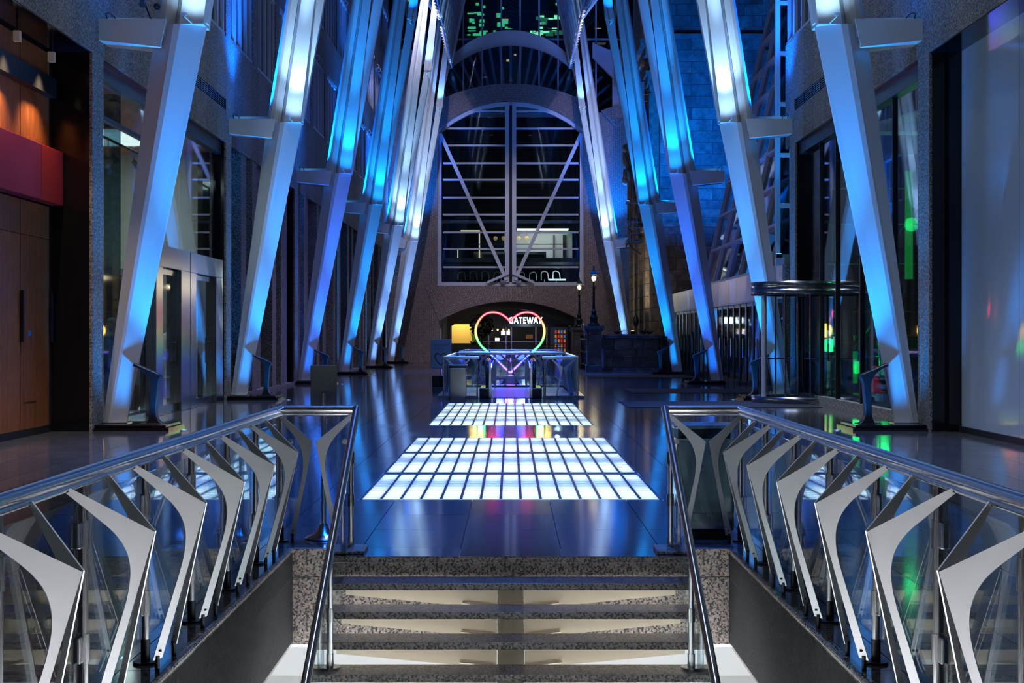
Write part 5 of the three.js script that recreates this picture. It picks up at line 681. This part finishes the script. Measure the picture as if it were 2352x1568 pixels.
// ---------------------------------------------------------------- glass doors, white fascia and sloping glazing, beyond the revolving door
{
  const w = thing('wall_entrance', 'white fascia band over a long row of glass doors', 'wall', [7.3, 0, -52], S);
  for (let k = 0; k < 7; k++) part(w, 'fascia_panel', box(7.2, 7.5, 2.62, 3.42, 37.9 + k * 4, 41.88 + k * 4), M.paint); part(w, 'fascia_lip', box(7.16, 7.2, 2.58, 2.64, 37.9, 66), M.paintGrey); part(w, 'end_post', box(6.98, 7.25, 0, 3.42, 36.62, 36.9), M.wall); part(w, 'white_return', box(7.0, 7.2, 2.55, 3.6, 36.9, 37.9), M.paint);
  part(w, 'lobby_back', [box(11.5, 11.6, 0, 3.5, 39.2, 66), box(7.5, 11.5, 2.62, 2.7, 39.2, 66)], M.room);
  for (let k = 0; k < 22; k++) { const a = 38.2 + k * 1.25; const o = thing(`door_${k + 1}`, `steel-framed glass door leaf, ${k < 20 ? ORD[k] : k === 20 ? 'twenty-first' : 'twenty-second'} past the revolving door`, 'door', [7.3, 0, -(a + 0.6)], { kind: 'structure', group: 'row of glass doors under the white fascia' }); part(o, 'stile', box(7.27, 7.34, 0, 2.6, a, a + 0.1), M.doorSteel); part(o, 'stile', box(7.27, 7.34, 0, 2.6, a + 1.12, a + 1.22), M.doorSteel); part(o, 'bottom_rail', box(7.28, 7.33, 0, 0.18, a + 0.1, a + 1.12), M.doorSteel); part(o, 'top_rail', box(7.28, 7.33, 2.48, 2.6, a + 0.1, a + 1.12), M.doorSteel); part(o, 'pane', box(7.3, 7.31, 0.18, 2.48, a + 0.1, a + 1.12), M.glassDark); if (k % 2) part(o, 'pull_bar', bar(V(7.22, 0.9, a + 0.2), V(7.22, 1.5, a + 0.2), 0.018, 6), M.steel); }
  for (let k = 0; k < 3; k++) { const x = 9.6, d = 46 + k * 6; const l = thing('lobby_lamp', `cluster of small white lobby lamps behind the glass doors, ${ORD[k]} along`, 'lamp', [x, 2.2, -d], { group: 'lobby lamps behind the glass doors' }); for (let j = 0; j < 3; j++) part(l, 'bulb', new THREE.SphereGeometry(0.05, 8, 6).translate(x + (j - 1) * 0.25, 2.2, -d), M.lensWhite); part(l, 'stem', bar(V(x, 2.2, d), V(x, 2.62, d), 0.015, 6), M.black); part(l, 'crossbar', bar(V(x - 0.25, 2.2, d), V(x + 0.25, 2.2, d), 0.01, 6), M.black); point([x, 2.05, -d], lin(0.7, 0.85, 1), 5, 4); }
  // sloping glass lean-to
  const g = thing('window_300', 'sloping lattice of white-framed glass above the white fascia', 'window', [8, 3.42, -46], S), P = (y, d) => V(7.35 + 0.24 * (y - 3.42), y, d), ys = [3.45, 4.75, 6.05, 7.35, 8.65, 9.95, 11.25, 12.55, 13.85, 15.15, 16.45], ds = [37.6, 40.4, 43.2, 46, 48.8, 51.6, 54.4];
  for (const y of ys) part(g, 'glazing_bar', beam(P(y, ds[0]), P(y, ds[6]), 0.1, 0.18, new THREE.Vector3(1, -0.24, 0).normalize()), M.paint);
  for (const d of ds) part(g, 'rafter', beam(P(ys[0], d), P(ys[10], d), 0.1, 0.2, new THREE.Vector3(1, -0.24, 0).normalize()), M.paint);
  for (let a = 0; a < 10; a++) for (let b = 0; b < 6; b++) part(g, 'pane', beam(P(ys[a] + 0.05, (ds[b] + ds[b + 1]) / 2).add(new THREE.Vector3(0.02, 0, 0)), P(ys[a + 1] - 0.05, (ds[b] + ds[b + 1]) / 2).add(new THREE.Vector3(0.02, 0, 0)), 2.7, 0.012, new THREE.Vector3(1, -0.24, 0).normalize()), M.glassDark);
  const e = thing('edge_glazing', 'tall blue-lit glazed strip with white posts at the end of the granite wall', 'window', [7.1, 3.5, -37.4], S); for (const x of [6.95, 7.32]) part(e, 'post', box(x - 0.06, x + 0.06, 3.42, 20, 37.35, 37.5), M.paint); for (let k = 0; k < 12; k++) part(e, 'crossbar', box(7.0, 7.3, 3.6 + k * 1.32, 3.7 + k * 1.32, 37.36, 37.48), M.paint); for (let k = 0; k < 12; k++) part(e, 'pane', box(7.0, 7.28, 3.72 + k * 1.32, 4.9 + k * 1.32, 37.42, 37.43), M.glassDark);
  spot([6.2, 7.3, -58.4], [9, 11, -66], BLUE, 900, 0.7, 1.0, 6); spot([6.4, 3.6, -36.6], [7.1, 10, -37.4], CYAN, 60, 0.3, 0.8, 3); const el = thing('unseen_fascia_lamp', 'small unseen blue uplight lighting the strip of glazing on the fascia end', 'lamp', [6.9, 3.42, -37.1]); part(el, 'body', rbox(6.85, 7.0, 3.6, 3.7, 37.0, 37.2, 0.01), M.darkSteel); part(el, 'lens', box(6.87, 6.98, 3.7, 3.71, 37.03, 37.17), M.lens);  // unseen blue lamps placed to light the stone wall and glazed strip
}
// ---------------------------------------------------------------- old stone bank front
{
  const b = thing('stone_building', 'old dark ashlar building front kept inside the hall', 'building', [9, 0, -70]);
  part(b, 'core', box(6.95, 16, 0, 23, 66.1, 80), M.stoneC);
  let n = 0; const mats = [M.stone, M.stoneB, M.stoneC];
  for (let r = 0; r < 38; r++) { const y = 0.9 + r * 0.53; if (y > 19) break; let x = 6.85 + (r % 2 ? 0.0 : 0); let w = r % 2 ? 0.75 : 1.45; while (x < 12.4) { const x1 = Math.min(12.6, x + w); part(b, 'stone_block', rbox(x + 0.008, x1 - 0.008, y + 0.008, y + 0.522, 65.98, 66.12, 0.006), mats[(n++ * 7 + r) % 3]); x = x1; w = 1.45 + (n % 3) * 0.12; } }
  for (const [y0, y1, o] of [[0, 0.9, 0.25], [6.55, 6.75, 0.16], [7.0, 7.35, 0.12], [17.3, 17.6, 0.5], [17.6, 17.9, 0.7], [15.2, 15.4, 0.2]]) part(b, 'string_course', box(6.85 - o, 13, y0, y1, 66 - o, 66.1), M.stone);
  // ornate hall face
  part(b, 'hall_face', box(6.86, 7.0, 0, 20, 66.1, 79.8), M.stoneWarm);
  [67.0, 70.0, 73.0, 76.0, 78.6].forEach((d, k) => {
    part(b, 'pilaster_base', box(6.35, 6.9, 0, 1.0, d - 0.6, d + 0.6), M.stoneWarm); for (let j = 0; j < 9; j++) part(b, 'pilaster_drum', rbox(6.5, 6.88, 1.0 + j * 0.62, 1.605 + j * 0.62, d - 0.5, d + 0.5, 0.02), j % 2 ? M.stoneWarm : M.stone);
    for (let j = 0; j < 4; j++) part(b, 'flute', bar(V(6.48, 7.8, d - 0.36 + j * 0.24), V(6.48, 12.8, d - 0.36 + j * 0.24), 0.075, 8), M.stoneWarm); part(b, 'pilaster_shaft', box(6.5, 6.9, 7.6, 13, d - 0.48, d + 0.48), M.stoneWarm);
    for (const [y0, y1, o] of [[6.6, 6.8, 0.55], [6.8, 7.1, 0.42], [7.1, 7.6, 0.5], [12.9, 13.2, 0.48], [13.2, 13.6, 0.58], [13.6, 13.8, 0.68]]) part(b, 'moulding', box(6.9 - o, 6.95, y0, y1, d - o - 0.1, d + o + 0.1), M.stoneWarm);
    for (let j = 0; j < 7; j++) { const q = new THREE.SphereGeometry(0.16 + 0.08 * rnd(), 8, 6); q.scale(1, 1.3, 1); q.translate(6.4, 10.0 + j * 0.32 + rnd() * 0.2, -(d + 1.3 + (rnd() - 0.5) * 0.6)); part(b, 'carving', q, M.stoneWarm); }
  });
  for (const [y0, y1, o] of [[14, 14.5, 0.5], [14.5, 14.9, 0.7], [14.9, 15.2, 0.95]]) part(b, 'cornice', box(6.9 - o, 7, y0, y1, 66, 79.8), M.stoneWarm);
  const bc = thing('iron_balconette', 'black wrought iron balconette high on the old stone front', 'balcony', [6.2, 6.2, -71.5]); part(bc, 'floor_plate', box(5.75, 6.5, 6.15, 6.22, 70.8, 72.3), M.iron); for (let k = 0; k < 4; k++) part(bc, 'rail', box(5.75, 5.79, 6.3 + k * 0.28, 6.33 + k * 0.28, 70.8, 72.3), M.iron); for (let k = 0; k < 4; k++) part(bc, 'end_rail', box(5.75, 6.5, 6.3 + k * 0.28, 6.33 + k * 0.28, 70.8, 70.84), M.iron); for (let k = 0; k < 5; k++) part(bc, 'baluster', bar(V(5.78 + k * 0.17, 6.2, 70.82), V(5.78 + k * 0.17, 7.25 + 0.08 * (k % 2), 70.82), 0.018, 6), M.iron); for (let k = 0; k < 5; k++) part(bc, 'knob', new THREE.SphereGeometry(0.05, 8, 6).translate(5.78 + k * 0.17, 7.3, -70.82), M.iron); part(bc, 'scroll_bracket', tube([V(6.45, 5.6, 71), V(6.1, 5.8, 71), V(5.8, 6.1, 71), V(5.7, 5.95, 71), V(5.82, 5.88, 71)], 0.035, 6, 20), M.iron);
  spot([5.7, 2.0, -67.2], [6.75, 6, -70], lin(1, 0.8, 0.58), 45, 0.7, 0.9, 6); spot([5.7, 8.2, -69.5], [6.8, 13, -72], lin(1, 0.82, 0.62), 50, 0.75, 0.9, 6);  // unseen warm lamps placed to light the old stone front
  for (const [y, ud, l] of [[1.79, 67.2, 'in the planter at the foot of the old stone front'], [8.1, 69.8, 'on the ledge of the old stone front']]) { const u = thing('unseen_stone_uplight', `small warm unseen uplight placed ${l}`, 'lamp', [5.7, y, -ud]); part(u, 'body', rbox(5.6, 5.8, y - 0.15, y, ud - 0.1, ud + 0.1, 0.01), M.iron); part(u, 'lens', new THREE.CylinderGeometry(0.06, 0.06, 0.012, 12).translate(5.7, y + 0.006, -ud), M.lensWarm); if (y > 5) part(u, 'bracket', beam(V(5.7, y - 0.1, ud), V(6.55, y - 0.1, ud), 0.04, 0.04), M.iron); }
}
// ---------------------------------------------------------------- planter, pedestals and lanterns
{
  const p = thing('stone_planter', 'long dark stone-block planter wall beside the lantern pedestals', 'planter', [5.3, 0, -64.5]);
  part(p, 'core', box(4.15, 6.55, 0, 1.45, 63.4, 68), M.stoneC); part(p, 'coping', rbox(4.05, 6.65, 1.45, 1.62, 63.2, 68.1, 0.02), M.stoneB); part(p, 'base_course', box(4.05, 6.65, 0, 0.16, 63.25, 63.4), M.stoneB);
  [[0.17, 0.6, [4.1, 4.5, 5.4, 6.5]], [0.6, 0.95, [4.1, 5.5, 6.5]], [0.95, 1.44, [4.1, 4.55, 5.4, 5.85, 6.5]]].forEach(([y0, y1, xs], r) => { for (let k = 0; k + 1 < xs.length; k++) part(p, 'stone_block', rbox(xs[k] + 0.008, xs[k + 1] - 0.008, y0 + 0.008, y1 - 0.008, 63.3, 63.42, 0.008), [M.stone, M.stoneB, M.stoneC][(k + r) % 3]); }); part(p, 'soil', box(4.3, 6.5, 1.5, 1.64, 63.5, 67.9), M.black);
  [[4.75, 64, 0.45, 'beside the pedestal'], [5.95, 64.3, 0.6, 'in front of the old stone pilaster'], [6.3, 65.3, 0.45, 'at the column end']].forEach(([x, d, h, l]) => { const t = thing('dark_plant', `dark spiky-leaved plant in the stone planter ${l}`, 'plant', [x, 1.64, -d], { group: 'plants in the stone planter' }); for (let k = 0; k < 11; k++) { const a = k * 0.571 + x, le = h * (0.8 + 0.4 * rnd()); part(t, 'leaf', loft([0, 0.45, 1].map((q) => { const r = le * q * 0.9, y = 1.62 + le * (0.75 * q - 0.35 * q * q), w = 0.07 * (q < 0.2 ? 0.5 : 1.1 - q); return [[x + r * Math.cos(a) - w * Math.sin(a), y, -d - r * Math.sin(a) - w * Math.cos(a)], [x + r * Math.cos(a) + w * Math.sin(a), y, -d - r * Math.sin(a) + w * Math.cos(a)], [x + r * Math.cos(a), y + 0.012, -d - r * Math.sin(a)]]; })), M.leafDark); } });
  const sb = thing('teardrop_finial', 'black teardrop finial standing in the planter', 'ornament', [5.75, 1.64, -66]); part(sb, 'drop', lathe([[0, 0], [0.09, 0.02], [0.13, 0.2], [0.14, 0.3], [0.1, 0.45], [0, 0.66]], 5.75, 1.98, 66, 16), M.black); part(sb, 'stem', bar(V(5.75, 1.6, 66), V(5.75, 2.0, 66), 0.02, 8), M.black);
  [[3.66, 62.9, 'bigger-looking lantern pedestal at the planter corner', 'bigger-looking lit street lantern on the planter pedestal', 2.0], [3.6, 75, 'smaller-looking pedestal further along toward the archway', 'smaller-looking lit street lantern nearer the archway', 2.0]].forEach(([x, d, l1, l2, H], k) => {
    const t = thing('stone_pedestal', l1, 'pedestal', [x, 0, -d]); part(t, 'base', rbox(x - 0.36, x + 0.36, 0, 0.27, d, d + 0.8, 0.02), M.stoneB); part(t, 'shaft', rbox(x - 0.31, x + 0.31, 0.27, 1.62, d + 0.05, d + 0.75, 0.015), M.stone); part(t, 'neck', rbox(x - 0.33, x + 0.33, 1.62, 1.76, d + 0.03, d + 0.77, 0.015), M.stoneB); part(t, 'cap', loft([[1.76, 0.34], [1.86, 0.44], [2.0, 0.44]].map(([y, w]) => [[x - w, y, -d - 0.4 + w], [x + w, y, -d - 0.4 + w], [x + w, y, -d - 0.4 - w], [x - w, y, -d - 0.4 - w]])), M.stoneB);
    for (const q of [-0.36, -0.44]) part(t, 'lit_edge_trim', tube([V(x + q, 0.3, d - 0.02), V(x + q, 1.6, d - 0.02), V(x + q, 1.75, d - 0.02), V(x + q - 0.1, 1.9, d - 0.02), V(x + q - 0.1, 2.1, d - 0.02)], 0.018, 6, 24), M.steel);  // thin tubes stand for the white light along the pedestal edges
    const L = thing('street_lantern', l2, 'lamp post', [x, H, -d - 0.4]), D = d + 0.4, la = (pr, n = 16) => lathe(pr, x, H, D, n);
    part(L, 'foot', la([[0, 0], [0.26, 0], [0.26, 0.08], [0.17, 0.14], [0.17, 0.34], [0.2, 0.38], [0.12, 0.46], [0.1, 0.6], [0.13, 0.64], [0.07, 0.72], [0, 0.72]]), M.iron); part(L, 'shaft', la([[0, 0.7], [0.065, 0.7], [0.045, 1.62], [0.075, 1.66], [0.075, 1.72], [0.03, 1.8], [0.03, 1.9], [0.06, 1.95], [0, 1.97]]), M.iron);
    const frame = []; const ring4 = (y, w) => [[-w, -w], [w, -w], [w, w], [-w, w]].map(([a, b]) => V(x + a, H + y, D + b)); const b0 = ring4(1.97, 0.08), b1 = ring4(2.26, 0.15); for (let j = 0; j < 4; j++) { part(L, 'lantern_bar', bar(b0[j], b1[j], 0.01, 6), M.iron); part(L, 'lantern_pane', loft([[b0[j].toArray(), b0[(j + 1) % 4].toArray(), b1[(j + 1) % 4].toArray(), b1[j].toArray()], [b0[j], b0[(j + 1) % 4], b1[(j + 1) % 4], b1[j]].map((q) => [x + (q.x - x) * 0.97, q.y, -D + (q.z + D) * 0.97])]), M.glass); }
    part(L, 'roof', loft([[2.26, 0.19], [2.3, 0.17], [2.42, 0.07], [2.46, 0.06], [2.5, 0.03], [2.56, 0.035], [2.66, 0.005]].map(([y, w]) => [[x - w, H + y, -D + w], [x + w, H + y, -D + w], [x + w, H + y, -D - w], [x - w, H + y, -D - w]])), M.iron);
    part(L, 'bulb', new THREE.SphereGeometry(0.09, 12, 10).scale(1, 1.15, 1).translate(x, H + 2.1, -D), M.lensWarm); point([x, H + 2.1, -D], WARM, 14, 4);
  });
  const ir = thing('iron_gate', 'dark iron gate with finials between the lantern pedestals', 'gate', [3.2, 0, -66]); for (let k = 0; k < 7; k++) { const d = 64 + k * 1.2; part(ir, 'bar', bar(V(3.5, 0, d), V(3.5, 1.5, d), 0.03, 6), M.iron); part(ir, 'finial', new THREE.SphereGeometry(0.07, 8, 6).scale(1, 1.6, 1).translate(3.5, 1.55, -d), M.iron); } for (const y of [0.2, 0.8, 1.4]) part(ir, 'rail', box(3.47, 3.53, y - 0.03, y + 0.03, 63.7, 72), M.iron);
  const cs = thing('stanchion_sign', 'small dark sign on a thin pole before the fourth column', 'sign stand', [6.25, 0, -57]); part(cs, 'pole', bar(V(6.25, 0.01, 57), V(6.25, 1.35, 57), 0.02, 8), M.darkSteel); part(cs, 'plate', rbox(6.0, 6.22, 1.15, 1.55, 56.97, 57.0, 0.01), M.darkSteel); part(cs, 'foot', lathe([[0, 0], [0.16, 0], [0.16, 0.015], [0, 0.02]], 6.25, 0, 57, 16), M.steelBrushed);
}
renderer.render(scene, camera);
